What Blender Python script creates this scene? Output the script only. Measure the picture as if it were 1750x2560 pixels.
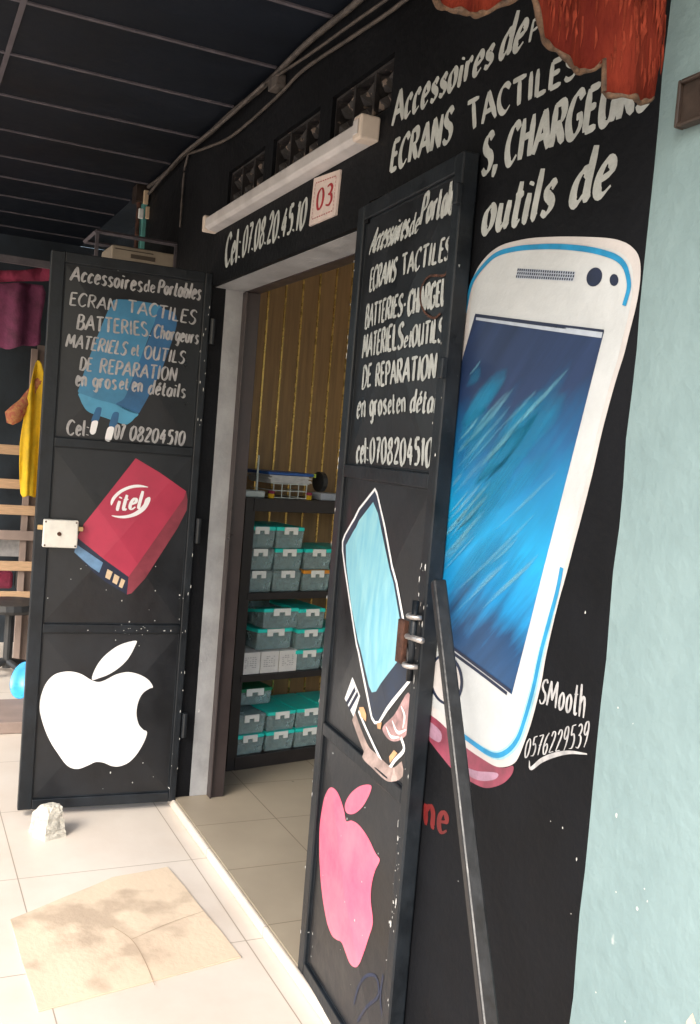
import bpy, bmesh, math, random
from mathutils import Vector, Matrix
random.seed(7)
for o in list(bpy.data.objects): bpy.data.objects.remove(o)
SC = bpy.context.scene; COL = SC.collection
# ------------------------------------------------------------------ camera, sky, sun, exposure
cd = bpy.data.cameras.new("camera"); cam = bpy.data.objects.new("camera", cd); COL.objects.link(cam)
cd.sensor_fit = 'VERTICAL'; cd.sensor_height = 36; cd.lens = 2418.43/2560*36; cd.clip_end = 400; cd.clip_start = .02
Rr = (0.424909, 0.901612, 0.080920); Rd = (0.090154, 0.046798, -0.994828); Rf = (-0.900735, 0.430006, -0.061399)
cam.matrix_world = Matrix(((Rr[0], -Rd[0], -Rf[0], 3.7792), (Rr[1], -Rd[1], -Rf[1], -1.1191), (Rr[2], -Rd[2], -Rf[2], 1.5154), (0, 0, 0, 1)))
SC.camera = cam
SUN_EL, SUN_AZ = math.radians(40), math.radians(142)
W_ = bpy.data.worlds.new("World"); SC.world = W_; W_.use_nodes = True
nt = W_.node_tree; sky = nt.nodes.new('ShaderNodeTexSky'); sky.sky_type = 'NISHITA'; sky.sun_disc = False
sky.sun_elevation = SUN_EL; sky.sun_rotation = SUN_AZ; sky.dust_density = 4; sky.air_density = 1.2
nt.links.new(sky.outputs[0], nt.nodes['Background'].inputs[0]); nt.nodes['Background'].inputs[1].default_value = .15
sd = bpy.data.lights.new("sun", 'SUN'); sun = bpy.data.objects.new("sun", sd); COL.objects.link(sun)
sd.energy = 1.7; sd.angle = math.radians(30); sd.color = (1, .985, .96)
sdir = Vector((math.sin(SUN_AZ)*math.cos(SUN_EL), math.cos(SUN_AZ)*math.cos(SUN_EL), math.sin(SUN_EL)))
sun.rotation_euler = sdir.to_track_quat('Z', 'Y').to_euler(); sun.location = sdir*8
SC.view_settings.view_transform = 'Standard'; SC.view_settings.look = 'None'; SC.view_settings.gamma = 1
SC.view_settings.use_curve_mapping = False; SC.view_settings.exposure = 1.3
SC.cycles.max_bounces = 8

DATA = {"wall_text":{"accessories":[["Accessoires",0.1,[1501.2,2357.5,1955.5,2363.5,1502.1,2442.6,1968.5,2427.6]],["de",0.1,[1982.3,2368.1,2071.4,2363.6,2007.8,2444.9,2091.7,2442.6]],["Por",0.1,[2089.8,2365.5,2184.1,2367.7,2097.5,2405,2195.5,2408.1]]],"screens":[["ECRANS",0.1,[1507.5,2238.9,1809.6,2241.9,1518.8,2314.8,1812,2315.8]],["TACTILES",0.1,[1888.3,2244.3,2260.4,2248,1870.8,2310.7,2266.5,2295.4]]],"chargers":[["S,",0.1,[1955.2,2132,2011.5,2133.7,1957.1,2213.1,2011,2215.7]],["CHARGEURS",0.1,[2043.7,2131.1,2471.4,2134.5,2049.3,2209.4,2476.4,2212.6]]],"tools":[["outils",0.1,[1975.8,2005.5,2218.7,2001.4,1988.6,2089.1,2236.4,2092.7]],["de",0.1,[2273.5,2005.1,2390.5,2007,2295.7,2100.4,2401.2,2096.3]]],"phone_number":[["Cel:",0.085,[148.8,2184,323.3,2187.3,148.9,2302.4,322.7,2302.4]],["07.08.20.45.10",0.085,[346.9,2196.2,944.9,2198.6,358.7,2300.3,957.8,2287.2]]],"painter_signature":[["SMooth",0.1,[2324.2,1076.4,2456.9,1084.1,2330.9,1121.8,2455.3,1143.5]],["0576229539",0.09,[2294.5,960.1,2471,1038,2299.7,999.6,2473.6,1084.2]]],"red_word":[["one",0.16,[1898,690.1,2051.9,710.3,1887.5,773.5,2048.3,775.1]]]},"underline":[2312.6,960.9,2319.2,947.7,2348.5,972.7,2382.6,993.8,2425.8,1013.2,2472.9,1025.1],"sign":[997.2,2189.6,1192.9,2187.7,1199.6,2313.8,1007.7,2329.9],"left_text":[[["Accessoires",0.1,[543.1,2077,267.6,2069.3,535.6,2134.6,263,2130.9]],["de",0.1,[259.1,2073.4,215,2072.4,256.2,2117.4,215.2,2117.3]],["Portables",0.1,[203.3,2074,31.7,2067.5,198,2125.6,20.9,2129.7]]],[["ECRAN",0.1,[541.3,1983.9,368.7,1983.5,537.7,2032.5,363.2,2030.4]],["TACTILES",0.1,[322.9,1984.8,58.1,1970,323.1,2032.8,49.8,2023.4]]],[["BATTERIES.",0.1,[509.9,1896.9,226.9,1902.2,505.1,1954.5,233.5,1955.3]],["Chargeurs",0.1,[216.1,1898.7,37.5,1894.9,212.5,1949.7,32.2,1949.3]]],[["MATERIELS",0.1,[544.5,1827.3,323.4,1817.9,539.2,1876.3,312.3,1868.7]],["et",0.1,[300.4,1820.4,271.4,1822.5,299.4,1867.3,270.4,1867.7]],["OUTILS",0.1,[251.5,1814.2,92.3,1812.2,248,1865.6,83.6,1859.7]]],[["DE",0.1,[489.3,1743.6,444.3,1743.8,485.7,1793.9,441.9,1794.2]],["REPARATION",0.1,[415.9,1741,117.4,1739.7,411.9,1795.2,113.3,1792]]],[["en",0.1,[499.6,1683.3,459.2,1684.5,499.2,1740.8,460,1742.1]],["gros",0.1,[437.7,1683.7,349.3,1683.9,437.3,1738.7,349,1742.2]],["et",0.1,[337.9,1686.2,303.2,1687.3,335.3,1734.9,302.2,1734.3]],["en",0.1,[288.4,1682.9,247.4,1683.4,287.9,1736.9,247,1738.2]],["détails",0.1,[226.5,1678.3,78.5,1677.8,220.1,1732.1,74.5,1732.1]]],[["Cel:",0.1,[521.5,1494,440,1494.9,520.5,1551.8,439.7,1553.1]],["07",0.1,[342.7,1494,307.9,1492.7,338.9,1551.3,302.9,1550.3]],["08204510",0.1,[284.5,1492.8,67.5,1487.8,279.6,1550.5,62.9,1543.8]]]],"right_text":[[["Accessoires",0.1,[90.4,2041.9,345.2,2045.7,122.5,2105.4,348.3,2111.1]],["de",0.1,[353,2045.2,409.1,2046.3,356.8,2096,412.9,2095]],["Portab",0.1,[410.5,2062.6,583,2057.9,417.9,2135.1,578.4,2141.5]]],[["ECRANS",0.1,[117.8,1940,321.2,1946,119.2,2000.5,321,2001.7]],["TACTIL",0.1,[364.4,1951.4,564,1955.2,350.7,2002.9,572.9,2004.4]],["ES",0.1,[573,1956.3,623.7,1957.3,577.2,2005.7,628.4,2006.6]]],[["BATTERIES-",0.1,[105.7,1843.5,410.9,1854.3,105.4,1905.8,406.3,1903.5]],["CHARGEU",0.1,[420.3,1849.8,609.7,1859,419.2,1907.2,607.7,1916.1]]],[["MATERIELS",0.1,[103.5,1767.3,400.7,1772.9,103.5,1828.8,399,1834.2]],["et",0.1,[407.9,1774.6,447.8,1775.3,408.8,1812.4,448.2,1814.6]],["OUTILS",0.1,[449.9,1775.1,598.3,1776.7,448.3,1824.2,599.9,1829.8]]],[["DE",0.1,[122.1,1682.9,195.1,1690.4,121.8,1745.3,191.8,1747.4]],["REPARATION",0.1,[229.9,1686.8,553.2,1696.2,227.5,1744.4,554,1750.8]]],[["en",0.1,[97.7,1608,173.5,1611.6,93.9,1668.7,167.1,1670.7]],["gros",0.1,[203,1612.5,318.1,1617.9,198.1,1670.9,312.5,1672.4]],["et",0.1,[328.6,1617.8,371.6,1619.8,325.7,1665.1,368.4,1667.6]],["en",0.1,[382.9,1619.2,438.8,1622.3,379.4,1668.2,433.3,1670.3]],["détai",0.1,[463,1622,594.7,1618.7,468.5,1672.3,595.8,1670.5]]],[["cel:",0.1,[113.2,1488.5,199,1494.3,115.2,1554.1,195.7,1557.3]],["0708204510",0.1,[209.4,1494.2,580.4,1498.5,208.9,1555.6,581.4,1561.5]]]],"phone_body":[1980.3,1937.3,2017.8,1957.8,2062.1,1967.4,2118.5,1967.4,2172.6,1963.8,2257.9,1952.2,2337.2,1938.6,2401.3,1925.6,2434.7,1915.1,2458.5,1903.3,2478.3,1886.1,2487.8,1864.2,2489.9,1834.7,2486.3,1799.8,2475.7,1753.5,2467.6,1718.2,2452.2,1670.7,2431.6,1591.5,2415.3,1510.3,2395.9,1428.2,2384.9,1385.6,2369.1,1322.2,2352.4,1260.7,2334.2,1171,2326.9,1112.4,2310.4,1040.3,2294.8,994.6,2277.9,954.7,2262.9,937.6,2240.9,924.9,2211.7,915.2,2173.8,913.5,2085.3,918.6,1986.9,939.1,1915,946.7,1837.3,962.7,1789,988.4,1913.7,1506.1,1925,1663,1942.6,1778.2,1943.4,1839.4,1944.3,1877.5,1956.7,1910.3],"phone_blue":[[1941.1,1839.7,1950.3,1884.5,1963.9,1909.4,2001.4,1934.4,2045.5,1950.1,2108.8,1951.3,2175.5,1945.2,2260.9,1932.7,2340.5,1915.9,2395.8,1899.8,2430,1885.7,2450.2,1869.4,2462.2,1846.9,2464.9,1828.8,2457.6,1802.7],[2356.6,1336.6,2350.1,1293.2,2335.2,1234.4,2318.4,1167.5,2306.6,1100.5,2288.6,1034,2272.2,991.1,2247.3,960.6,2214,939.3,2177.1,932.8,2117,936,2056.6,942.2]],"phone_screen":[1980.4,1830.3,2411.1,1762.9,2300.6,1318.6,2269.9,1190.9,2239.2,1069,1998.2,1116.7,1905.9,1139.2,1913.7,1506.1,1930.3,1697.8],"screen_topline":[1988.3,1824.7,2228.8,1784.8,2407.5,1756.1],"screen_topline2":[1982.5,1830.1,2227.9,1790.6,2411.3,1762],"screen_botline":[1998.6,1114.1,2118,1094.5,2236.5,1074.6],"screen_botline2":[2000.5,1102.8,2119.5,1084.9,2224.4,1066.9],"grill":[2127.4,1910.6,2314.9,1878.9,2310.8,1862,2123.2,1891.2],"cam":[[2391.8,1859.4,2390.4,1854.5,2387,1850.2,2382,1847.2,2375.8,1845.5,2369,1845.5,2362.4,1847.1,2356.5,1850.2,2352,1854.5,2349.2,1859.6,2348.6,1864.9,2350.1,1870,2353.6,1874.3,2358.8,1877.3,2365.1,1878.9,2371.8,1878.8,2378.4,1877.1,2384.2,1873.9,2388.6,1869.7,2391.2,1864.7],[2436.2,1848.7,2436.1,1845.5,2434.9,1842.8,2432.7,1840.8,2429.7,1839.7,2426.2,1839.6,2422.6,1840.6,2419.1,1842.4,2416.2,1845.1,2414.1,1848.2,2413,1851.6,2413.1,1854.8,2414.4,1857.5,2416.6,1859.5,2419.7,1860.6,2423.2,1860.6,2426.8,1859.6,2430.3,1857.7,2433.2,1855.1,2435.2,1852]],"button":[2062.7,1054.7,2064.6,1042.9,2063.1,1030.9,2058.4,1019.2,2050.6,1008.3,2040.1,998.8,2027.3,991.2,2012.8,985.8,1997.3,982.9,1981.6,982.9,1966.4,985.6,1952.6,991.1,1940.9,999,1931.9,1009,1926.3,1020.6,1924.3,1033.1,1926,1045.9,1931.3,1058.2,1939.9,1069.5,1951.4,1079,1965,1086.3,1980.1,1091.2,1995.7,1093.3,2011.2,1092.6,2025.8,1089.3,2038.8,1083.5,2049.5,1075.5,2057.6,1065.8],"button_in":[2052.5,1052.2,2054.4,1041.6,2053.5,1030.9,2049.8,1020.5,2043.5,1010.9,2034.7,1002.6,2024,995.9,2011.9,991.4,1998.8,989.1,1985.5,989.3,1972.5,991.9,1960.7,997,1950.6,1004.1,1942.8,1013.1,1937.7,1023.5,1935.6,1034.6,1936.6,1045.9,1940.8,1056.7,1947.7,1066.6,1957.1,1074.9,1968.4,1081.3,1981,1085.5,1994.3,1087.2,2007.5,1086.5,2020,1083.4,2031.2,1078.1,2040.7,1070.9,2047.9,1062.1],"pink_phone":[1854.3,963.1,1915,946.7,1986.9,939.1,2085.3,918.6,2173.8,913.5,2211.7,915.2,2241.2,923.3,2263.5,934.2,2263,918.3,2240,892.7,2206.1,871.8,2169.8,857.9,2116.9,853.4,2060.7,853.1,2006.8,866.4,1949.8,884.1,1897.8,904.9],"pink_strips":[[1914.2,928.1,1990.1,920.3,1985.4,894.3,1913.2,901.3],[2102.7,876.8,2145.7,883.8,2213.6,903.2,2209.6,889.3,2161.4,868.9,2115.2,864.1]],"streaks":[[2333.5,1744.9,2219.2,1626.4],[2208.3,1678,2099,1576.3],[2195.8,1721.3,2118.9,1652],[2276.3,1619.5,2073.9,1447],[2156.7,1647.9,1987.3,1509.4],[2024,1690.9,1970.6,1631.5],[2128.6,1669.7,2030.2,1590.1],[2259.7,1656.4,2106,1493.1],[2226.7,1578.6,2026.4,1401.8],[2338.2,1629.1,2312.4,1593.3],[2340.1,1683.7,2326.4,1638.9],[2117.8,1737.7,2060,1697],[2032.2,1451.4,1948.3,1390.6],[2212.6,1519.8,2118.7,1414.1],[2303.8,1580,2181.1,1416.3],[2070.2,1714.9,1998.2,1657.8],[2297,1695,2179.8,1577.8],[2115.9,1551.4,1972.5,1423.9],[2246.7,1320.9,2107.2,1201.4],[2217.3,1264.2,2138.5,1170.8],[2224.1,1296.8,2181.2,1222.5],[2062.6,1391.8,1961.4,1268.3],[2207.4,1402.8,2059.2,1245.2],[2255.4,1394,2152.2,1246.1],[2016.4,1333.8,1955.3,1259.6],[2163.9,1369.8,2026.2,1232.1],[2120.8,1401.2,2002.8,1286]],"screen_corners":[1980.4,1830.3,2411.1,1762.9,2239.2,1069,1905.9,1139.2],"charger_light":[363.1,2029.2,206.1,2027.9,206.6,1992.7,228.5,1925.4,262.2,1815.9,295.8,1706.8,315.4,1652,342.6,1626,417.9,1639.3,483.9,1656.1,483.1,1687.8,456,1794.4,404.4,1961.6,386.8,1998.4],"charger_dark":[205.1,2013.4,175.4,2013.1,145.2,2006.4,132.8,1984.4,134.3,1936.9,172.3,1796.3,207.5,1703.9,243.4,1623.5,265.2,1597.9,342.6,1626,315.4,1652,290.8,1719,262.2,1815.9,225.6,1925.8],"charger_base":[483.9,1656.1,417.9,1639.3,342.6,1626,259.5,1601.3,269.8,1579.7,286.1,1560.6,308.9,1552.7,379.3,1571.2,443,1587.6,467.1,1611.5,479.9,1636.3],"prong_dark":[[415.9,1607.5,401.8,1610,397.2,1600.5,407,1555.9,432.4,1553.7,423.3,1589.4],[349.3,1596.1,335,1597.4,330.3,1587.3,338.1,1538.5,364.5,1537.4,357,1580.8]],"prong_white":[[428.5,1554.1,408.1,1555.8,410.8,1526.5,415.3,1508.6,426.4,1503,434.9,1511.6,433.8,1530.3],[367.3,1536,345.5,1536.7,349,1502.3,353.8,1487.2,364.9,1480.5,375.7,1487.3,375.2,1506]],"bat_front":[253.6,1424,155.1,1373.5,41.1,1306.4,48.3,1278.5,251.9,954.4,349.8,1020.4,458.1,1102.1,435.9,1156.1],"bat_side":[41.1,1306.4,27.7,1273.6,29.5,1230.7,67.1,1155.5,186.1,950.1,235.6,888.2,253.1,883,251.9,954.4,48.3,1278.5],"bat_end":[458.1,1102.1,349.8,1020.4,251.9,954.4,253.1,883,338.3,931,387,968.5,459.8,1037.3,467.3,1048.8,465.5,1084.2],"bat_blue":[459.3,1075.6,354.9,1008.3,366.7,967.9,399.8,989,464.8,1044.1],"bat_contacts":[[335.8,983.2,314.8,972.4,324.4,940.4,342.4,950.1],[307.2,964.8,287.2,953.4,295.7,921.9,313.9,931.6],[279.1,947.6,263.8,938.9,273.6,907.9,287.6,914.8]],"itel":["itel",0.16,[318.7,1213.5,225.6,1226.3,308.2,1275.4,212.5,1296]],"swoosh":[[338.7,1235,340.2,1249.8,331.2,1271,303.8,1298.2,264.1,1316.7,229,1320.7,197.6,1313.1,228.3,1311.2,263.3,1304.9,297.3,1287.9,321.9,1262.7,333.7,1238.3],[190.2,1275.1,187.9,1258.4,204.7,1224.4,238.5,1198.6,279,1186.4,314.1,1187.6,334.9,1194.9,302.9,1194.7,268.2,1201.3,239.7,1216.5,214.8,1241.9,206.3,1266.4]],"apple":[[365.9,542.5,362,572.7,341.4,614.9,308.6,651.1,263.5,681.5,205,696.8,206.6,675.4,230.2,626.5,263.4,590.1,303,563,337.2,549.5],[342,533.1,313.4,541.9,273.5,562.7,226.6,571.4,177.8,558.6,143.1,536.6,124.7,508.5,137.7,502.5,163.7,484.4,179.6,450.7,184.3,404.5,173.6,360.8,153.7,335.4,135.8,322.3,146.9,279.1,173.9,230.4,202.1,200.5,237.1,186.6,267.1,189.3,297.6,203.7,321.5,209.1,338.9,206.8,361.6,195.6,395.7,183.8,425,189.4,449.1,208.8,474.1,243.2,505.2,289.7,530.9,341.6,549.8,396,557.9,438,553.4,485.5,536.6,532.8,510.2,562.3,476.9,573.9,442.8,574.7,407.7,564.2,371.7,542.6]],"lock":[587.3,1063.5,459.2,1072.6,465.1,1169.4,587.6,1161.6],"disp_white":[256.4,1431.5,276.2,1420.3,350.7,1345.1,459.3,1220.1,513.3,1142.2,542,1082.5,581.5,1014.7,572.3,1004.2,417,866.9,385.6,857.6,363.7,864.5,307.5,940.9,261.7,1007.2,188.7,1089.3,99.9,1193.1,59.3,1245.6,53.4,1271.7,69.4,1291.4,137.7,1340.4,164.1,1370.8],"disp_dark":[258.3,1422.7,275.8,1411.4,344,1340.1,452.2,1214.8,504.6,1136.4,533.6,1076.5,570.3,1013.9,485.7,944.2,410.3,872.3,389.4,866.2,370.9,873.2,320.9,944.3,273.3,1009.8,200.9,1091.6,112.8,1195,71.3,1247.1,65.9,1270.7,83,1291,146.5,1335.6,173.7,1367],"disp_teal":[258.5,1394.4,298.7,1368.7,364.2,1296.6,439.3,1217,498.6,1126.9,516,1051.9,453.4,999.3,390.3,940.1,364.2,931,344.8,941.5,280.6,1020.5,186.1,1112.2,111.2,1213.9,93.1,1264.3,165.3,1319.6,179.8,1339.7],"conn_white":[228.1,935.6,285.1,901,245.6,834.8,177.1,865],"conn_stripes":[[250,910.1,194.9,855.6],[269.9,903.8,213.7,846.7]],"frame_tan":[245.1,837,291.8,804.8,345.8,776.4,402.9,751,511.6,745.9,574.3,805.3],"frame_white":[279.4,860.6,327.4,833.7,410.7,793,474.5,773.2,524,809,570.7,847,551,871.6],"tabs":[[283.3,870.8,313.7,880.2,332,866.5,332.4,848.6,299.9,850.5],[349.5,775.4,398.5,771.5,394,755.9,364.3,755.7],[488.3,807.6,517.2,831.8,539.6,830.8,494.3,794],[400.9,864.4,431.5,875.5,424.7,856.2,406.7,853]],"flex":[438.7,866.9,502.8,911.2,567.5,980.7,591.5,932.7,581.3,889.1,534,858,485.3,846.9,447.2,852.2],"flex_lines":[[458.8,872.9,493.4,857.9,541.7,868.7],[495.6,896.5,529.9,877.5,575.3,895.4],[536.6,941.5,559.9,923.5,556.2,893.7]],"apple_pink":[[244.4,602.3,268.6,639.3,324.2,680.1,385.8,704.2,385.5,682.1,351.8,636,305.2,601.1,261.2,587.6],[69.4,528.9,83,564,117.4,600.2,156,614.1,197.5,609.7,242,587.3,265.9,567,300.2,581.9,353.2,589.2,415.9,581,469.5,564.2,492,557.7,470.3,522.3,457.8,480.8,462.5,443.7,483.1,401.5,465.3,353.2,442.6,301.7,423.9,268.3,401.6,249.5,367.2,241.2,336.9,252.6,305.8,264.3,269.6,252.7,230.8,247.2,184.8,267.8,132.6,309,92.8,365.7,66.4,429.7,58.9,479.6]],"doodle":[[401.2,154.3,427.3,213.2,467.9,263.7,509.4,286.6,531.4,274.9,529.7,245,482.8,195.1,428.8,126.6],[547.8,309.7,544,253.2,568.7,203.9]],"rust":[564.3,1929.6,551.6,1923.1,487.9,1929.8,456.7,1910.3,456.5,1875.6,484.4,1846.7,526.6,1831.8,553.7,1839.5],"valance":[-511.3,2148.7,-478.4,2138.1,-427.5,2139.4,-398.5,2148,-369.8,2163.9,-344.1,2177,-333.1,2165.8,-321.1,2146.8,-303.7,2133.7,-270.4,2125.9,-236.1,2114.8,-210.8,2114.3,-190.3,2120.9,-182.2,2132.1,-182.8,2112.7,-182.6,2092.8,-174.5,2079.7,-154.6,2077.5,-119.9,2082.9,-89.7,2093.8,-80.2,2107.9,-80.8,2130.1],"yellow":[-341.4,1910.7,-309.7,1905,-279.6,1777.7,-271.9,1647.5,-258.6,1423.1,-239,1093.2,-338.3,1087.8,-383.6,1094.7,-407.4,1355.5,-402.1,1495.8,-375.6,1730.7],"magenta_top":[-697.4,2387.7,-599.2,2407.1,-457.2,2428.8,-314.3,2486.2,-280,2496,-273.8,2394.2,-312.7,2388.4,-595.4,2339.5,-693.9,2323.2],"magenta_low":[-693.7,2318.9,-594.9,2329.1,-354.2,2355.6,-346.5,2196.1,-353.5,2123.7,-351,2007.6,-448.8,1986.8,-523.6,1955.7,-574.5,1962.9,-674.3,1959.8]}
# ------------------------------------------------------------------ materials
def mat(name, col, rough=.5, var=.12, scale=6, bump=0, bscale=60, metal=0, spec=.5, col2=None, spots=None, trans=0, coat=0, stretch=None, alpha=1):
    m = bpy.data.materials.new(name); m.use_nodes = True; t = m.node_tree; b = t.nodes['Principled BSDF']
    b.inputs['Roughness'].default_value = rough; b.inputs['Metallic'].default_value = metal
    b.inputs['Specular IOR Level'].default_value = spec; b.inputs['Transmission Weight'].default_value = trans
    b.inputs['Coat Weight'].default_value = coat; b.inputs['Alpha'].default_value = alpha
    tc = t.nodes.new('ShaderNodeTexCoord'); src = tc.outputs['Object']
    if stretch:
        mp = t.nodes.new('ShaderNodeMapping'); mp.inputs['Scale'].default_value = stretch[:3]
        if len(stretch) > 3: mp.inputs['Rotation'].default_value = stretch[3:]
        t.links.new(src, mp.inputs[0]); src = mp.outputs[0]
    n = t.nodes.new('ShaderNodeTexNoise'); n.inputs['Scale'].default_value = scale; n.inputs['Detail'].default_value = 6; n.inputs['Roughness'].default_value = .65
    t.links.new(src, n.inputs['Vector'])
    r = t.nodes.new('ShaderNodeValToRGB'); t.links.new(n.outputs[0], r.inputs[0])
    c2 = col2 or tuple(max(0, c*(1-var*2)) for c in col); c1 = col if col2 else tuple(min(1, c*(1+var)) for c in col)
    r.color_ramp.elements[0].position = .32; r.color_ramp.elements[1].position = .68
    r.color_ramp.elements[0].color = (*c2, 1); r.color_ramp.elements[1].color = (*c1, 1)
    out = r.outputs[0]
    if spots:
        sc_, thr, scol = spots
        n2 = t.nodes.new('ShaderNodeTexNoise'); n2.inputs['Scale'].default_value = sc_; n2.inputs['Detail'].default_value = 3
        t.links.new(tc.outputs['Object'], n2.inputs['Vector'])
        r2 = t.nodes.new('ShaderNodeValToRGB'); r2.color_ramp.elements[0].position = thr; r2.color_ramp.elements[1].position = thr+.025
        t.links.new(n2.outputs[0], r2.inputs[0])
        mx = t.nodes.new('ShaderNodeMix'); mx.data_type = 'RGBA'
        t.links.new(r2.outputs[0], mx.inputs[0]); t.links.new(out, mx.inputs[6]); mx.inputs[7].default_value = (*scol, 1); out = mx.outputs[2]
    t.links.new(out, b.inputs['Base Color'])
    rr = t.nodes.new('ShaderNodeMapRange'); t.links.new(n.outputs[0], rr.inputs[0]); rr.inputs[1].default_value = .3; rr.inputs[2].default_value = .7
    rr.inputs[3].default_value = max(.05, rough-.09); rr.inputs[4].default_value = min(1, rough+.13); t.links.new(rr.outputs[0], b.inputs['Roughness'])
    if bump:
        n3 = t.nodes.new('ShaderNodeTexNoise'); n3.inputs['Scale'].default_value = bscale; n3.inputs['Detail'].default_value = 5
        t.links.new(src, n3.inputs['Vector'])
        bp = t.nodes.new('ShaderNodeBump'); bp.inputs['Strength'].default_value = bump; bp.inputs['Distance'].default_value = .01
        t.links.new(n3.outputs[0], bp.inputs['Height']); t.links.new(bp.outputs[0], b.inputs['Normal'])
    return m
def tile_mat(name, col, col2, size, rot=0, rough=.35):
    m = mat(name, col, rough, .05, 2.6, .05, 30, col2=col2, spots=(26, .745, tuple(c*.62 for c in col2))); t = m.node_tree; b = t.nodes['Principled BSDF']
    br = t.nodes.new('ShaderNodeTexBrick'); br.offset = 0; br.inputs['Scale'].default_value = 1
    br.inputs['Brick Width'].default_value = size; br.inputs['Row Height'].default_value = size; br.inputs['Mortar Size'].default_value = .0022
    br.inputs['Mortar Smooth'].default_value = .3
    tc = t.nodes.new('ShaderNodeTexCoord'); mp = t.nodes.new('ShaderNodeMapping'); mp.inputs['Rotation'].default_value = (0, 0, rot)
    mp.inputs['Location'].default_value = (.11, .07, 0)
    t.links.new(tc.outputs['Object'], mp.inputs[0]); t.links.new(mp.outputs[0], br.inputs['Vector'])
    old = b.inputs['Base Color'].links[0].from_socket
    mx = t.nodes.new('ShaderNodeMix'); mx.data_type = 'RGBA'; t.links.new(br.outputs['Fac'], mx.inputs[0]); t.links.new(old, mx.inputs[6])
    mx.inputs[7].default_value = (col2[0]*.55, col2[1]*.52, col2[2]*.48, 1); t.links.new(mx.outputs[2], b.inputs['Base Color'])
    return m
M = {}
M['wall'] = mat('black_wall_paint', (.0055, .0062, .0082), .62, .3, 2.2, .25, 45, spec=.16, spots=(38, .80, (.08, .07, .065)))
M['leaf'] = mat('black_gloss_paint', (.009, .0105, .0135), .36, .3, 4, .12, 25, spec=.5, spots=(60, .80, (.30, .30, .30)))
M['frame'] = mat('black_steel', (.008, .0115, .016), .40, .3, 9, .15, 40, spec=.4, spots=(55, .76, (.30, .31, .31)))
M['ceil'] = mat('navy_ceiling_board', (.0032, .0062, .0125), .6, .25, 1.5, .1, 20, spec=.25)
M['strip'] = mat('ceiling_strip', (.10, .09, .105), .5, .2, 12)
M['white'] = mat('brushed_white_paint', (.49, .515, .50), .6, .14, 26, .2, 120, col2=(.35, .37, .355))
M['chalkwhite'] = mat('thin_white_paint', (.46, .455, .46), .6, .25, 45, .2, 120, col2=(.25, .25, .255))
M['pure'] = mat('gloss_white_paint', (.84, .84, .85), .45, .03, 12)
M['phonewhite'] = mat('mural_white', (.50, .525, .535), .5, .07, 5, .15, 60)
M['phoneedge'] = mat('mural_edge_white', (.52, .495, .485), .5, .07, 8, .15, 60)
M['ltblue'] = mat('mural_line_blue', (.012, .24, .47), .5, .15, 20)
M['navy'] = mat('mural_navy', (.012, .02, .05), .5, .2, 20)
M['greyline'] = mat('mural_grey', (.40, .45, .52), .5, .1, 20)
M['red'] = mat('mural_red', (.13, .008, .008), .5, .2, 30)
M['pinksig'] = mat('mural_pink', (.70, .35, .33), .5, .15, 30)
M['maroon'] = mat('mural_maroon', (.26, .05, .085), .45, .3, 9)
M['lilac'] = mat('mural_lilac', (.36, .21, .29), .45, .25, 14)
M['smoke'] = mat('mural_smoke', (.10, .11, .13), .6, .4, 20)
M['char1'] = mat('mural_sky_blue', (.048, .21, .37), .45, .12, 8)
M['char2'] = mat('mural_mid_blue', (.025, .12, .27), .45, .15, 8)
M['char3'] = mat('mural_pale_blue', (.075, .31, .50), .45, .1, 8)
M['crimson'] = mat('mural_crimson', (.44, .032, .075), .45, .08, 6)
M['crimson2'] = mat('mural_dark_crimson', (.24, .035, .055), .45, .15, 10)
M['cream'] = mat('mural_cream', (.66, .50, .33), .5, .1, 20)
M['batblue'] = mat('mural_steel_blue', (.14, .27, .45), .5, .15, 20)
M['teal'] = mat('mural_teal_screen', (.30, .60, .66), .45, .1, 5, col2=(.16, .47, .62), stretch=(9, 9, 1.6))
M['band'] = mat('mural_slate', (.022, .035, .065), .45, .3, 12)
M['pinkapple'] = mat('mural_hot_pink', (.76, .10, .20), .42, .08, 6, col2=(.80, .19, .27))
M['tan'] = mat('mural_tan', (.40, .30, .27), .5, .25, 20)
M['orange'] = mat('mural_orange_tab', (.70, .40, .20), .5, .15, 20)
M['flex'] = mat('mural_flex', (.46, .28, .28), .45, .3, 25)
M['pillar'] = mat('teal_plaster', (.195, .278, .288), .7, .06, 2.6, .4, 30, spots=(17, .755, (.35, .40, .395)), col2=(.150, .222, .232))
M['plaster'] = mat('bare_plaster', (.50, .43, .34), .8, .15, 15, .5, 40)
M['grey'] = mat('grey_reveal_paint', (.33, .335, .345), .55, .12, 7, .25, 40, spots=(30, .76, (.5, .5, .5)))
M['brown'] = mat('brown_aluminium', (.040, .030, .030), .35, .15, 6, .05, 30)
M['lamp'] = mat('dusty_white_metal', (.52, .50, .50), .5, .1, 9, .1, 60)
M['lampcap'] = mat('yellowed_cap', (.60, .52, .45), .5, .08, 9)
M['steel'] = mat('bar_steel', (.011, .012, .014), .36, .3, 25, .10, 60, spots=(40, .76, (.10, .07, .055)))
M['rust'] = mat('rust', (.10, .045, .03), .75, .4, 40, .5, 90, metal=.3)
M['bolt'] = mat('worn_bolt', (.55, .52, .50), .4, .2, 30, metal=.8)
M['brass'] = mat('brass', (.60, .42, .20), .4, .15, 20, metal=.6)
M['lockwhite'] = mat('ivory_enamel', (.72, .70, .64), .4, .08, 12, spots=(60, .77, (.25, .17, .12)))
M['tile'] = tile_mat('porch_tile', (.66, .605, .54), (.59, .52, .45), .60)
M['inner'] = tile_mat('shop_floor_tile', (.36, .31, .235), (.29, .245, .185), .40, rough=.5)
M['ground'] = mat('pale_dusty_ground', (.42, .36, .29), .9, .15, .8, .3, 8)
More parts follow.
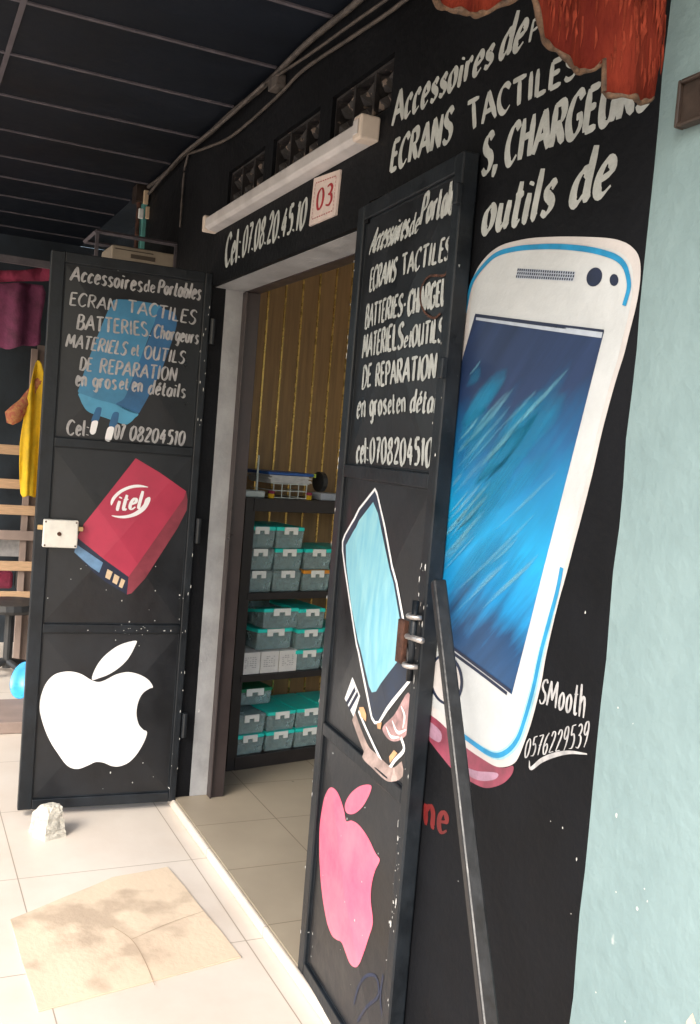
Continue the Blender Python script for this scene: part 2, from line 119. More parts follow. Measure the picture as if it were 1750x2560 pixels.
M['concrete'] = mat('rough_concrete', (.50, .48, .42), .9, .15, 14, .8, 50)
M['card'] = mat('cardboard', (.66, .545, .41), .85, .06, 3, .15, 60, col2=(.60, .485, .36))
M['stain'] = mat('fold_cardboard', (.36, .275, .19), .85, .15, 12, .1, 40)
M['redcloth'] = mat('red_brocade', (.165, .026, .014), .95, .3, 9, .6, 60, spec=.08, col2=(.075, .009, .007), stretch=(1.4, 1.8, .5))
M['gold'] = mat('gold_trim', (.10, .055, .03), .7, .35, 50, .6, 120)
M['darkwood'] = mat('dark_wood', (.035, .022, .016), .5, .3, 20, .2, 30)
M['vent'] = mat('black_breeze_block', (.024, .021, .022), .6, .3, 20, .3, 60, spots=(34, .63, (.17, .13, .105)))
M['panel'] = mat('brown_panelling', (.30, .185, .075), .45, .15, 5, .05, 30, stretch=(8, 8, .5))
M['goldstrip'] = mat('gold_metal_strip', (.70, .50, .16), .25, .1, 20, metal=.9)
M['shelf'] = mat('black_shelf_board', (.022, .018, .017), .45, .2, 10)
M['clear'] = mat('clear_plastic', (.66, .88, .90), .18, .1, 20, trans=.74)
M['lid'] = mat('turquoise_plastic', (.02, .74, .64), .35, .06, 15)
M['lidg'] = mat('green_plastic', (.01, .22, .10), .35, .06, 15)
M['lido'] = mat('orange_plastic', (.75, .30, .03), .35, .06, 15)
M['clip'] = mat('white_plastic', (.84, .88, .85), .4, .04, 15)
M['stock'] = mat('packed_spare_parts', (.16, .25, .27), .5, .5, 55, .3, 90)
M['carton'] = mat('white_carton', (.72, .72, .70), .6, .05, 20)
M['ink'] = mat('grey_print', (.35, .35, .36), .6, .1, 40)
M['dark'] = mat('pale_shop_wall', (.50, .46, .40), .8, .08, 4)
M['navywall'] = mat('navy_wall', (.020, .030, .042), .6, .3, 2.5, .2, 30)
M['yellow'] = mat('yellow_cloth', (.78, .50, .02), .8, .12, 12, .3, 90)
M['magenta'] = mat('magenta_cloth', (.30, .035, .085), .85, .2, 9, .3, 90)
M['mauve'] = mat('mauve_cloth', (.20, .045, .11), .85, .25, 9, .3, 90)
M['pine'] = mat('planed_pine', (.58, .38, .23), .55, .1, 5, .1, 30, stretch=(3, 3, 30))
M['mat_pink'] = mat('pinkish_board', (.30, .23, .20), .7, .1, 6)
M['bowl'] = mat('blue_plastic', (.06, .38, .72), .3, .05, 8)
M['blackplastic'] = mat('black_plastic', (.03, .032, .035), .4, .2, 12)
M['beige'] = mat('beige_enamel', (.40, .345, .28), .5, .1, 8)
M['slot'] = mat('dark_slot', (.10, .08, .065), .6, .1, 8)
M['tealpost'] = mat('teal_post_paint', (.10, .33, .31), .55, .12, 10, .15, 30)
M['cable'] = mat('old_cable', (.10, .085, .075), .6, .3, 30)
M['cablew'] = mat('dusty_cable', (.085, .07, .06), .6, .3, 30)
M['blue'] = mat('blue_cover', (.02, .10, .36), .35, .1, 8)
M['paper'] = mat('paper', (.62, .64, .64), .6, .1, 25)
M['glass'] = mat('pale_plastic', (.62, .70, .68), .3, .05, 15)
M['plate'] = mat('stencil_plate', (.62, .52, .48), .6, .08, 15)
M['stencil'] = mat('stencil_red', (.36, .02, .03), .6, .2, 20)
M['chip'] = mat('bare_chip', (.62, .62, .60), .6, .2, 40)

def stain_on(m, cx, cy, rx, ry, col, sc_=7):
    """damp blotches with a shape of their own, thickest round (cx, cy)"""
    t = m.node_tree; b = t.nodes['Principled BSDF']; tc = t.nodes.new('ShaderNodeTexCoord')
    mp = t.nodes.new('ShaderNodeMapping'); mp.inputs['Location'].default_value = (-cx/rx, -cy/ry, 0); mp.inputs['Scale'].default_value = (1/rx, 1/ry, 0)
    t.links.new(tc.outputs['Object'], mp.inputs[0]); ln = t.nodes.new('ShaderNodeVectorMath'); ln.operation = 'LENGTH'; t.links.new(mp.outputs[0], ln.inputs[0])
    n = t.nodes.new('ShaderNodeTexNoise'); n.inputs['Scale'].default_value = sc_; n.inputs['Detail'].default_value = 6; t.links.new(tc.outputs['Object'], n.inputs[0])
    a = t.nodes.new('ShaderNodeMath'); a.operation = 'MULTIPLY_ADD'; t.links.new(ln.outputs['Value'], a.inputs[0]); a.inputs[1].default_value = -.16; t.links.new(n.outputs[0], a.inputs[2])
    r = t.nodes.new('ShaderNodeMapRange'); t.links.new(a.outputs[0], r.inputs[0]); r.inputs[1].default_value = .34; r.inputs[2].default_value = .50; r.inputs[4].default_value = .75
    mx = t.nodes.new('ShaderNodeMix'); mx.data_type = 'RGBA'; t.links.new(r.outputs[0], mx.inputs[0]); t.links.new(b.inputs['Base Color'].links[0].from_socket, mx.inputs[6]); mx.inputs[7].default_value = (*col, 1)
    t.links.new(mx.outputs[2], b.inputs['Base Color'])
stain_on(M['card'], .88, -.45, .22, .26, (.39, .305, .225))
def screen_mat():                      # painted phone screen: dark top and foot, blue sweep of brushwork between
    m = bpy.data.materials.new('mural_blue_screen'); m.use_nodes = True; t = m.node_tree; b = t.nodes['Principled BSDF']
    b.inputs['Roughness'].default_value = .42
    tc = t.nodes.new('ShaderNodeTexCoord'); mp = t.nodes.new('ShaderNodeMapping')
    mp.vector_type = 'TEXTURE'; mp.inputs['Rotation'].default_value = (0, math.radians(44), 0); mp.inputs['Scale'].default_value = (1/14, 1, 1/1.3)
    t.links.new(tc.outputs['Object'], mp.inputs[0])
    n = t.nodes.new('ShaderNodeTexNoise'); n.inputs['Scale'].default_value = 1.6; n.inputs['Detail'].default_value = 7; n.inputs['Roughness'].default_value = .6
    t.links.new(mp.outputs[0], n.inputs['Vector'])
    n2 = t.nodes.new('ShaderNodeTexNoise'); n2.inputs['Scale'].default_value = 5; n2.inputs['Detail'].default_value = 4; t.links.new(tc.outputs['Object'], n2.inputs['Vector'])
    sx = t.nodes.new('ShaderNodeSeparateXYZ'); t.links.new(tc.outputs['Object'], sx.inputs[0])
    # height of the picture plus brush noise picks the paint
    a = t.nodes.new('ShaderNodeMath'); a.operation = 'MULTIPLY_ADD'; t.links.new(n.outputs[0], a.inputs[0]); a.inputs[1].default_value = .30; t.links.new(sx.outputs[2], a.inputs[2])
    a1 = t.nodes.new('ShaderNodeMath'); a1.operation = 'MULTIPLY_ADD'; t.links.new(n2.outputs[0], a1.inputs[0]); a1.inputs[1].default_value = .16; t.links.new(a.outputs[0], a1.inputs[2])
    mr = t.nodes.new('ShaderNodeMapRange'); t.links.new(a1.outputs[0], mr.inputs[0]); mr.inputs[1].default_value = 1.30; mr.inputs[2].default_value = 2.02
    r = t.nodes.new('ShaderNodeValToRGB'); t.links.new(mr.outputs[0], r.inputs[0])
    e = r.color_ramp.elements; e[0].position = 0; e[0].color = (.012, .06, .16, 1); e[1].position = 1; e[1].color = (.012, .026, .075, 1)
    for p_, c in ((.12, (.010, .055, .15, 1)), (.25, (.005, .19, .43, 1)), (.42, (.003, .27, .54, 1)), (.57, (.004, .18, .40, 1)), (.71, (.006, .075, .20, 1)), (.84, (.010, .026, .08, 1))):
        x = e.new(p_); x.color = c
    ov = t.nodes.new('ShaderNodeMix'); ov.data_type = 'RGBA'; ov.blend_type = 'OVERLAY'; ov.inputs[0].default_value = .75
    t.links.new(r.outputs[0], ov.inputs[6]); t.links.new(n.outputs[0], ov.inputs[7]); t.links.new(ov.outputs[2], b.inputs['Base Color'])
    return m
M['screen'] = screen_mat()
def streak_mat(name, col, cov):             # dry-brush stroke: alpha breaks up along the bristles
    m = bpy.data.materials.new(name); m.use_nodes = True; t = m.node_tree; b = t.nodes['Principled BSDF']; b.inputs['Roughness'].default_value = .45
    b.inputs['Base Color'].default_value = (*col, 1)
    at = t.nodes.new('ShaderNodeAttribute'); at.attribute_name = 'cover'
    tc = t.nodes.new('ShaderNodeTexCoord'); mp = t.nodes.new('ShaderNodeMapping'); mp.vector_type = 'TEXTURE'; mp.inputs['Rotation'].default_value = (0, math.radians(44), 0); mp.inputs['Scale'].default_value = (1/110, 1, 1/4)
    t.links.new(tc.outputs['Object'], mp.inputs[0]); n = t.nodes.new('ShaderNodeTexNoise'); n.inputs['Scale'].default_value = 1.5; n.inputs['Detail'].default_value = 4; t.links.new(mp.outputs[0], n.inputs[0])
    mu = t.nodes.new('ShaderNodeMath'); mu.operation = 'MULTIPLY'; t.links.new(at.outputs['Fac'], mu.inputs[0]); t.links.new(n.outputs[0], mu.inputs[1])
    m2 = t.nodes.new('ShaderNodeMath'); m2.operation = 'MULTIPLY'; m2.use_clamp = True; t.links.new(mu.outputs[0], m2.inputs[0]); m2.inputs[1].default_value = cov
    t.links.new(m2.outputs[0], b.inputs['Alpha']); return m
M['streak'] = streak_mat('dry_brush_pale', (.16, .44, .58), .95); M['streak2'] = streak_mat('dry_brush_blue', (.012, .26, .48), .9)

# ------------------------------------------------------------------ mesh helpers
def BM(): return bmesh.new()
def box(bm, x0, x1, y0, y1, z0, z1, mtx=None):
    vs = [bm.verts.new(v) for v in ((x0,y0,z0),(x1,y0,z0),(x1,y1,z0),(x0,y1,z0),(x0,y0,z1),(x1,y0,z1),(x1,y1,z1),(x0,y1,z1))]
    for f in ((3,2,1,0),(4,5,6,7),(0,1,5,4),(1,2,6,5),(2,3,7,6),(3,0,4,7)): bm.faces.new([vs[i] for i in f])
    if mtx: bmesh.ops.transform(bm, matrix=mtx, verts=vs)
    return vs
def tube(bm, pts, r, n=8, cap=True):
    pts = [Vector(p) for p in pts]; rings = []
    for i, p in enumerate(pts):
        d = (pts[min(i+1, len(pts)-1)]-pts[max(i-1, 0)]).normalized()
        a = d.orthogonal().normalized() if abs(d.z) > .95 else d.cross(Vector((0,0,1))).normalized()
        b = d.cross(a); rr = r[i] if isinstance(r, (list, tuple)) else r
        rings.append([bm.verts.new(p+(a*math.cos(2*math.pi*k/n)+b*math.sin(2*math.pi*k/n))*rr) for k in range(n)])
    for A, B in zip(rings, rings[1:]):
        for k in range(n): bm.faces.new((A[k], A[(k+1)%n], B[(k+1)%n], B[k]))
    if cap: bm.faces.new(rings[0][::-1]); bm.faces.new(rings[-1])
def lathe(bm, prof, c, n=24):
    rings = [[bm.verts.new((c[0]+r*math.cos(2*math.pi*k/n), c[1]+r*math.sin(2*math.pi*k/n), c[2]+z)) for k in range(n)] for r, z in prof]
    for A, B in zip(rings, rings[1:]):
        for k in range(n): bm.faces.new((A[k], A[(k+1)%n], B[(k+1)%n], B[k]))
def obj(name, bm, m, parent=None, bevel=0, smooth=False, solid=0):
    if not bm.is_valid: return
    bmesh.ops.recalc_face_normals(bm, faces=bm.faces)
    me = bpy.data.meshes.new(name); bm.to_mesh(me); bm.free(); o = bpy.data.objects.new(name, me); COL.objects.link(o)
    me.materials.append(M[m] if isinstance(m, str) else m)
    if smooth:
        for p in me.polygons: p.use_smooth = True
    if solid: s = o.modifiers.new('solid', 'SOLIDIFY'); s.thickness = solid; s.offset = 0
    if bevel:
        b = o.modifiers.new('bevel', 'BEVEL'); b.width = bevel; b.segments = 2; b.limit_method = 'ANGLE'
    if parent: o.parent = parent
    return o
def tag(o, label, cat, group=None):
    o['label'] = label; o['category'] = cat
    if group: o['group'] = group
    return o
def thing(name, label, cat, loc=(0,0,0), rz=0, group=None):
    o = bpy.data.objects.new(name, None); COL.objects.link(o); o.location = loc; o.rotation_euler = (0,0,rz); o.empty_display_size = .1
    return tag(o, label, cat, group)
def struct(name, bm, m):
    o = obj(name, bm, m); o['kind'] = 'structure'; return o
def boxobj(name, m, parent, *b, bevel=0, mtx=None):
    bm = BM(); box(bm, *b, mtx=mtx); return obj(name, bm, m, parent, bevel)
def smoothline(pts, n=5, closed=False):
    out = []; L = len(pts)
    if L < 3 and not closed: return [Vector(p) for p in pts]
    P_ = [Vector(p) for p in pts]
    rng = range(L if closed else L-1)
    for i in rng:
        p1, p2 = P_[i], P_[(i+1) % L]
        p0 = P_[(i-1) % L] if closed or i > 0 else p1*2-p2
        p3 = P_[(i+2) % L] if closed or i+2 < L else p2*2-p1
        for k in range(n):
            t = k/n; t2 = t*t; t3 = t2*t
            out.append(.5*((2*p1)+(p2-p0)*t+(2*p0-5*p1+4*p2-p3)*t2+(3*p1-p0-3*p2+p3)*t3))
    if not closed: out.append(P_[-1])
    return out
def pairs(a): return [(a[i]/1000, a[i+1]/1000) for i in range(0, len(a), 2)]

# ------------------------------------------------------------------ painting on a surface
class Surf:
    """A flat painted face: (u, z) in metres on the face; d is how far paint stands off it; panels may be raised to a low pyramid."""
    def __init__(s, side, panels=()): s.side = side; s.panels = panels
    def h(s, u, z):
        for (u0, u1, z0, z1) in s.panels:
            if u0 <= u <= u1 and z0 <= z <= z1:
                return BASE + APEX*(1-max(abs(2*u-u0-u1)/(u1-u0), abs(2*z-z0-z1)/(z1-z0)))
        return 0
    def P(s, u, z, d): return Vector((u, s.side*(s.h(u, z)+d), z))
    def cut(s, bm):
        for (u0, u1, z0, z1) in s.panels:
            for (ax, az, bx, bz) in ((u0, z0, u1, z1), (u0, z1, u1, z0)):
                nrm = Vector((bz-az, 0, -(bx-ax)))
                bmesh.ops.bisect_plane(bm, geom=bm.verts[:]+bm.edges[:]+bm.faces[:], plane_co=(ax, 0, az), plane_no=nrm, dist=1e-6)
    def place(s, bm, lay):
        for v in bm.verts: v.co = s.P(v.co.x, v.co.z, v.co.y+lay)
BASE, APEX = -.012, .018
WALL = Surf(-1)
def paint(S, name, m, parent, polys, lay=1, smooth=True, n=4):
    bm = BM()
    for pts in polys:
        pts = pairs(pts) if not isinstance(pts[0], (tuple, Vector)) else pts
        q = smoothline(pts, n, True) if smooth else [Vector(p) for p in pts]
        bm.faces.new([bm.verts.new((p[0], 0, p[1])) for p in q]).normal_update()
    bmesh.ops.triangulate(bm, faces=bm.faces)
    if S.panels: S.cut(bm)
    S.place(bm, lay*.0004); return obj(name, bm, m, parent)
def ribbon(bm, q, hw, off, nib=None):
    """q: points (u,z); hw: half width or list; nib: angle of a broad brush."""
    L = len(q); A = []; B = []
    for i, p in enumerate(q):
        t = q[min(i+1, L-1)]-q[max(i-1, 0)]
        if t.length < 1e-9: t = Vector((1, 0))
        t.normalize(); nrm = Vector((-t.y, t.x)); w = hw[i] if isinstance(hw, list) else hw
        if nib is not None:
            w *= .34+.66*abs(math.sin(math.atan2(t.y, t.x)-nib))
            f_ = i/(L-1); w *= min(1, .75+f_*2)*min(1, .5+(1-f_)*2.2)
        A.append(bm.verts.new((p.x+nrm.x*w, off, p.y+nrm.y*w))); B.append(bm.verts.new((p.x-nrm.x*w, off+(i+1)*6e-6, p.y-nrm.y*w))); A[-1].co.y += (i+1)*6e-6
    for i in range(L-1): bm.faces.new((A[i], A[i+1], B[i+1], B[i]))
def strokes(S, name, m, parent, lines, hw, lay=2, taper=False):
    bm = BM()
    for k, a in enumerate(lines):
        q = smoothline(pairs(a), 6)
        ww = [hw*(.25+.75*math.sin(math.pi*min(1, (i+.3)/(len(q)-.4)))) for i in range(len(q))] if taper else hw
        ribbon(bm, q, ww, k*.00008)
    if S.panels: S.cut(bm)
    S.place(bm, lay*.0004); return obj(name, bm, m, parent)
# hand-lettering alphabet: width, strokes (percent of cap height)
GL = {
'A':(72,[(0,0,20,52,38,100),(38,100,54,50,72,0),(12,34,62,36)]),'B':(60,[(8,0,8,100),(8,98,40,96,48,76,36,56,8,54),(8,54,46,50,56,26,40,3,8,2)]),
'C':(62,[(60,84,44,99,22,92,6,62,6,32,20,6,40,2,60,18)]),'D':(66,[(8,0,8,100),(6,98,36,95,60,70,60,32,38,4,6,2)]),
'E':(54,[(8,0,8,100),(8,98,52,99),(8,53,44,55),(8,2,54,3)]),'G':(68,[(60,84,44,99,22,92,6,62,6,32,20,6,42,2,62,20,62,44),(40,44,68,45)]),
'H':(66,[(8,0,8,100),(58,0,58,100),(8,52,58,54)]),'I':(20,[(10,0,10,100)]),'L':(50,[(8,0,8,100),(8,3,50,4)]),
'M':(84,[(4,0,12,100),(12,100,40,25),(40,25,68,100),(68,100,78,0)]),'N':(68,[(6,0,8,100),(8,100,56,0),(56,0,60,100)]),
'O':(68,[(34,99,10,80,5,42,18,8,36,1,56,20,62,58,50,90,34,99)]),'P':(56,[(8,0,8,100),(4,97,40,98,54,76,40,52,8,48)]),
'R':(62,[(8,0,8,100),(6,97,40,98,52,76,40,54,8,51),(26,51,60,0)]),'S':(54,[(50,86,36,99,16,94,8,74,22,56,42,44,50,24,38,4,18,1,4,14)]),
'T':(62,[(0,97,62,99),(31,0,31,98)]),'U':(64,[(8,100,7,34,18,5,36,2,52,16,56,44,56,100),(56,50,58,0)]),
'a':(50,[(44,54,26,64,8,42,10,10,24,2,40,20,46,58),(46,62,42,16,50,2)]),'b':(48,[(8,100,8,2),(8,42,24,62,40,52,42,22,28,2,8,8)]),
'c':(42,[(40,52,26,63,10,48,6,22,16,2,40,12)]),'d':(50,[(42,48,24,62,8,42,8,12,22,1,40,20),(44,104,42,20,52,2)]),
'e':(44,[(8,30,36,40,36,58,22,64,8,42,8,14,22,1,42,14)]),'é':(44,[(8,30,36,40,36,58,22,64,8,42,8,14,22,1,42,14),(22,74,38,92)]),
'g':(48,[(42,54,24,63,8,42,12,12,26,6,42,28),(44,62,42,0,34,-28,10,-24)]),'h':(48,[(8,100,8,0),(8,40,26,62,40,50,40,0)]),
'i':(20,[(9,62,8,10,18,2),(10,78,12,86)]),'l':(20,[(10,102,8,14,18,2)]),'m':(70,[(6,62,8,0),(8,42,22,62,34,48,34,0),(34,42,50,62,62,48,62,4)]),
'n':(50,[(6,62,8,0),(8,42,26,63,40,48,40,10,48,2)]),'o':(48,[(24,63,8,46,8,16,22,1,38,14,42,42,32,60,24,63)]),
'r':(36,[(6,62,8,0),(8,42,20,60,36,58)]),'s':(40,[(38,54,26,63,12,54,16,40,32,28,36,14,22,1,4,8)]),'t':(34,[(16,92,13,16,22,1,34,8),(2,62,32,64)]),
'u':(50,[(8,62,8,18,20,1,38,18),(42,62,40,14,50,2)]),
'0':(54,[(27,99,8,78,5,40,14,8,28,1,44,20,49,60,40,92,27,99)]),'1':(28,[(6,82,18,99),(18,99,16,0)]),'2':(52,[(8,80,22,99,42,92,42,68,24,34,6,4),(6,4,50,5)]),
'3':(50,[(8,92,28,99,44,82,34,60,18,54),(18,54,40,48,46,24,30,2,6,8)]),'4':(54,[(36,98,4,32),(4,32,52,34),(38,70,36,0)]),
'5':(50,[(14,98,46,99),(14,98,12,58),(12,58,34,62,46,36,34,6,6,4)]),'6':(52,[(42,96,20,74,7,36,16,4,34,3,45,26,36,48,12,36)]),
'7':(48,[(4,96,46,98),(46,98,28,50,20,0),(14,48,42,50)]),'8':(50,[(28,54,10,72,18,95,36,95,40,74,28,54,8,34,8,10,26,1,44,14,44,36,28,54)]),
'9':(50,[(42,66,24,48,8,62,14,94,34,98,43,74,38,30,24,0)]),
':':(18,[(8,6,10,12),(8,54,10,60)]),'.':(16,[(7,3,9,10)]),',':(18,[(12,12,10,2,2,-18)]),'-':(34,[(4,46,28,48)])}
def letter(S, name, m, parent, words, lay=2, nib=math.radians(20), weight=1.0, lim=None, jit=.012):
    bm = BM(); k = 0
    if lim:                                    # keep a line of lettering between the frame bars
        us = [v for w_ in words for v in w_[2][0::2]]; a, b = min(us), max(us); a2, b2 = max(a, lim[0]*1000), min(b, lim[1]*1000)
        words = [(t_, w_, [min(v, 2131) if i % 2 else a2+(v-a)*(b2-a2)/(b-a) for i, v in enumerate(q_)]) for t_, w_, q_ in words]
    for txt, w, q in words:
        BL, BR, TL, TR = [Vector(p) for p in pairs(q)]
        tot = sum(GL[c][0]+12 for c in txt)-12; x = 0
        hgt = ((TL-BL).length+(TR-BR).length)/2
        for c in txt:
            gw, st = GL[c]; dy = random.uniform(-jit, jit); sc_ = random.uniform(.97, 1.03)
            for s_ in st:
                pts = [((x+s_[i])/tot, s_[i+1]/100*sc_+dy) for i in range(0, len(s_), 2)]
                pts = [BL+(BR-BL)*a+((TL-BL)*(1-a)+(TR-BR)*a)*b for a, b in pts]
                if len(pts) == 2: pts = [pts[0], (pts[0]+pts[1])/2, pts[1]]
                ribbon(bm, smoothline(pts, 4), w*hgt*weight*.82, (k % 5)*.00005, nib); k += 1
            x += gw+12
    if S.panels: S.cut(bm)
    S.place(bm, lay*.0004); return obj(name, bm, m, parent)
def chips(S, name, m, parent, spots, lay=3):
    bm = BM()
    for (u, z, r, el) in spots:
        n = 7; a0 = random.random()*6
        bm.faces.new([bm.verts.new((u+r*math.cos(a0+6.283*k/n)*random.uniform(.6, 1.2), 0, z+el*r*math.sin(a0+6.283*k/n)*random.uniform(.6, 1.2))) for k in range(n)])
    S.place(bm, lay*.0004); return obj(name, bm, m, parent)

# ------------------------------------------------------------------ the setting
bm = BM(); box(bm, -60, 60, -90, 40, -.35, -.16); struct('ground', bm, 'ground')
bm = BM(); box(bm, -6, 9, -3.2, .0, -.159, 0); struct('porch_floor', bm, 'tile')
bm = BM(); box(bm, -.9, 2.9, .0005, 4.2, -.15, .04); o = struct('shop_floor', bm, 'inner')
bm = BM(); box(bm, -.12, 2.4, -.016, .0, .0005, .036)
t = obj('door_sill', bm, 'tile', None, .006); tag(t, 'pale tiled edge of the low step along the shop doorway', 'step')

# ------------------------------------------------------------------ facade wall
X_L, X_R, X_O0, X_O1, Z_O, Z_C = -1.26, 2.495, -.02, 1.40, 2.13, 2.79
fac = thing('shop_wall', 'black painted shop front wall with white lettering and a big white phone mural', 'wall', (0, 0, 0))
bm = BM(); th = .142
V0, V1 = 2.41, 2.55
vents = ((.115, .515), (.60, 1.00), (1.09, 1.48))
box(bm, X_L, X_O0, 0, th, -.01, V0); box(bm, 1.86, X_R, 0, th, .0405, V0); box(bm, X_O1, 1.86, .06, th, .0405, 2.186); box(bm, X_O1, 1.86, 0, th, 2.186, V0)  # shallow recess the folded leaf lies in
box(bm, X_O0, X_O1, 0, th, Z_O, V0)
xs = [X_L]+[v for p in vents for v in p]+[X_R]
for i in range(0, len(xs), 2): box(bm, xs[i], xs[i+1], 0, th, V0, V1)
box(bm, X_L, X_R, 0, th, V1, Z_C+.1)
bmesh.ops.remove_doubles(bm, verts=bm.verts, dist=1e-5)
obj('masonry', bm, 'wall', fac)
bm = BM(); box(bm, X_O0, X_O0+.002, .063, .1415, .041, Z_O-.002); box(bm, X_O0+.002, X_O1, .02, .1415, Z_O-.002, Z_O); obj('grey_reveal', bm, 'grey', fac)
for k, key in enumerate(('accessories', 'screens', 'chargers', 'tools', 'phone_number')):
    letter(WALL, 'painted_lettering', 'white', fac, DATA['wall_text'][key], 2, math.radians(32), 1.65)
sg = letter(WALL, 'painted_signature', 'chalkwhite', fac, [DATA['wall_text']['painter_signature'][0]], 2, weight=.75)
letter(WALL, 'painted_signature', 'chalkwhite', fac, [DATA['wall_text']['painter_signature'][1]], 2, weight=.7)
strokes(WALL, 'signature_flourish', 'chalkwhite', fac, [DATA['underline']], .0045, 2, True)
letter(WALL, 'red_lettering', 'red', fac, DATA['wall_text']['red_word'], 2)
# the phone mural
pm = paint(WALL, 'painted_phone', 'phoneedge', fac, [DATA['phone_body']], 3)
pk = paint(WALL, 'painted_pink_phone', 'maroon', fac, [DATA['pink_phone']], 2)
paint(WALL, 'lilac_strips', 'lilac', pk, DATA['pink_strips'], 3)  # lighter violet strips of mural paint on the pink phone
cen = [sum(a)/len(a) for a in zip(*pairs(DATA['phone_body']))]
inner = [((u-cen[0])*.94+cen[0], (z-cen[1])*.965+cen[1]) for u, z in pairs(DATA['phone_body'])]
paint(WALL, 'phone_face', 'phonewhite', pm, [[Vector(p) for p in inner]], 4)
M['paleline'] = mat('mural_pale_cyan', (.30, .56, .64), .5, .15, 20)
strokes(WALL, 'pale_outline', 'paleline', pm, [DATA['phone_blue'][1]], .011, 5, True)
strokes(WALL, 'blue_outline', 'ltblue', pm, DATA['phone_blue'], .0052, 6)
paint(WALL, 'phone_screen', 'screen', pm, [DATA['phone_screen']], 5, False)
strokes(WALL, 'screen_border', 'navy', pm, [DATA['screen_topline2'], DATA['screen_botline'], DATA['screen_botline2']], .0035, 7)
strokes(WALL, 'screen_grey_line', 'greyline', pm, [DATA['screen_topline']], .005, 7)  # grey mural line just under the top edge of the screen
paint(WALL, 'camera_dot', 'navy', pm, [DATA['cam'][0]], 6); paint(WALL, 'camera_dot', 'navy', pm, [DATA['cam'][1]], 6)
g = pairs(DATA['grill']); tl, tr, br_, bl = [Vector(p) for p in g]
gr = paint(WALL, 'earpiece', 'greyline', pm, [DATA['grill']], 6, False)
bm = BM(); N = 26
for i in range(N):
    for j in range(3):
        a0, a1 = i/N+.004+(j % 2)*.01, (i+.62)/N+.004+(j % 2)*.01; b0, b1 = j/3+.03, (j+.8)/3
        f_ = lambda a, b: (tl*(1-a)+tr*a)*(1-b)+(bl*(1-a)+br_*a)*b
        bm.faces.new([bm.verts.new((p.x, 0, p.y)) for p in (f_(a0, b0), f_(a1, b0), f_(a1, b1), f_(a0, b1))])
WALL.place(bm, 7*.0004); obj('grille_holes', bm, 'navy', gr)
bt = paint(WALL, 'home_button', 'navy', pm, [DATA['button']], 7); paint(WALL, 'button_face', 'phoneedge', bt, [DATA['button_in']], 8)
SCQ = [Vector(p) for p in pairs(DATA['screen_corners'])]      # top left, top right, bottom right, bottom left
def inscr(s_, t_): return (SCQ[0]*(1-s_)+SCQ[1]*s_)*(1-t_)+(SCQ[3]*(1-s_)+SCQ[2]*s_)*t_
def streaks(name, m, num, wid, seed, lay, trange):
    bm = BM(); lay_c = bm.verts.layers.float.new('cover'); rnd = random.Random(seed)
    hand = [(.84, .10, .36)] if seed == 5 else [(.83, .12, .40), (.45, .24, .30), (.60, .42, .36)]
    for k in range(num):
        s0, t0 = rnd.uniform(.12, .97), rnd.uniform(*trange); ln = rnd.uniform(.18, .52)
        if k < len(hand): s0, t0, ln = hand[k]
        s1, t1 = s0-ln*1.25, t0+ln*.72
        if s1 < .02: f_ = (s0-.02)/(s0-s1); s1 = .02; t1 = t0+(t1-t0)*f_
        if t1 > .93: continue
        if (s0-s1) < .10: continue
        p0, p1 = inscr(s0, t0), inscr(s1, t1); bend = Vector((rnd.uniform(-.006, .006), 0)); w0 = wid*rnd.uniform(.5, 1.3); st = rnd.uniform(.35, 1)
        prev = None; nn = 12; t_ = (p1-p0).normalized(); nr = Vector((-t_.y, t_.x))
        for i in range(nn+1):
            q_ = i/nn; c = p0.lerp(p1, q_)+bend*math.sin(math.pi*q_); w = w0*(.12+.88*math.sin(math.pi*(q_**.75)*.95)); cur = []
            for j, al in ((-1, 0), (-.35, 1), (.35, 1), (1, 0)):
                v = bm.verts.new((c.x+nr.x*w*j, k*.00003, c.y+nr.y*w*j)); v[lay_c] = al*st*(math.sin(math.pi*q_)**.7); cur.append(v)
            if prev:
                for j in range(3): bm.faces.new((prev[j], prev[j+1], cur[j+1], cur[j]))
            prev = cur
    WALL.place(bm, lay*.0004); return obj(name, bm, m, pm)
streaks('brush_streaks', 'streak2', 30, .027, 3, 6, (.12, .62))
streaks('brush_streaks', 'streak', 30, .0065, 5, 8, (.10, .66))
chips(WALL, 'paint_chips', 'chip', fac, [(random.uniform(2.1, 2.49), random.uniform(.3, 1.5), random.uniform(.0008, .002), random.uniform(.8, 2)) for _ in range(9)])

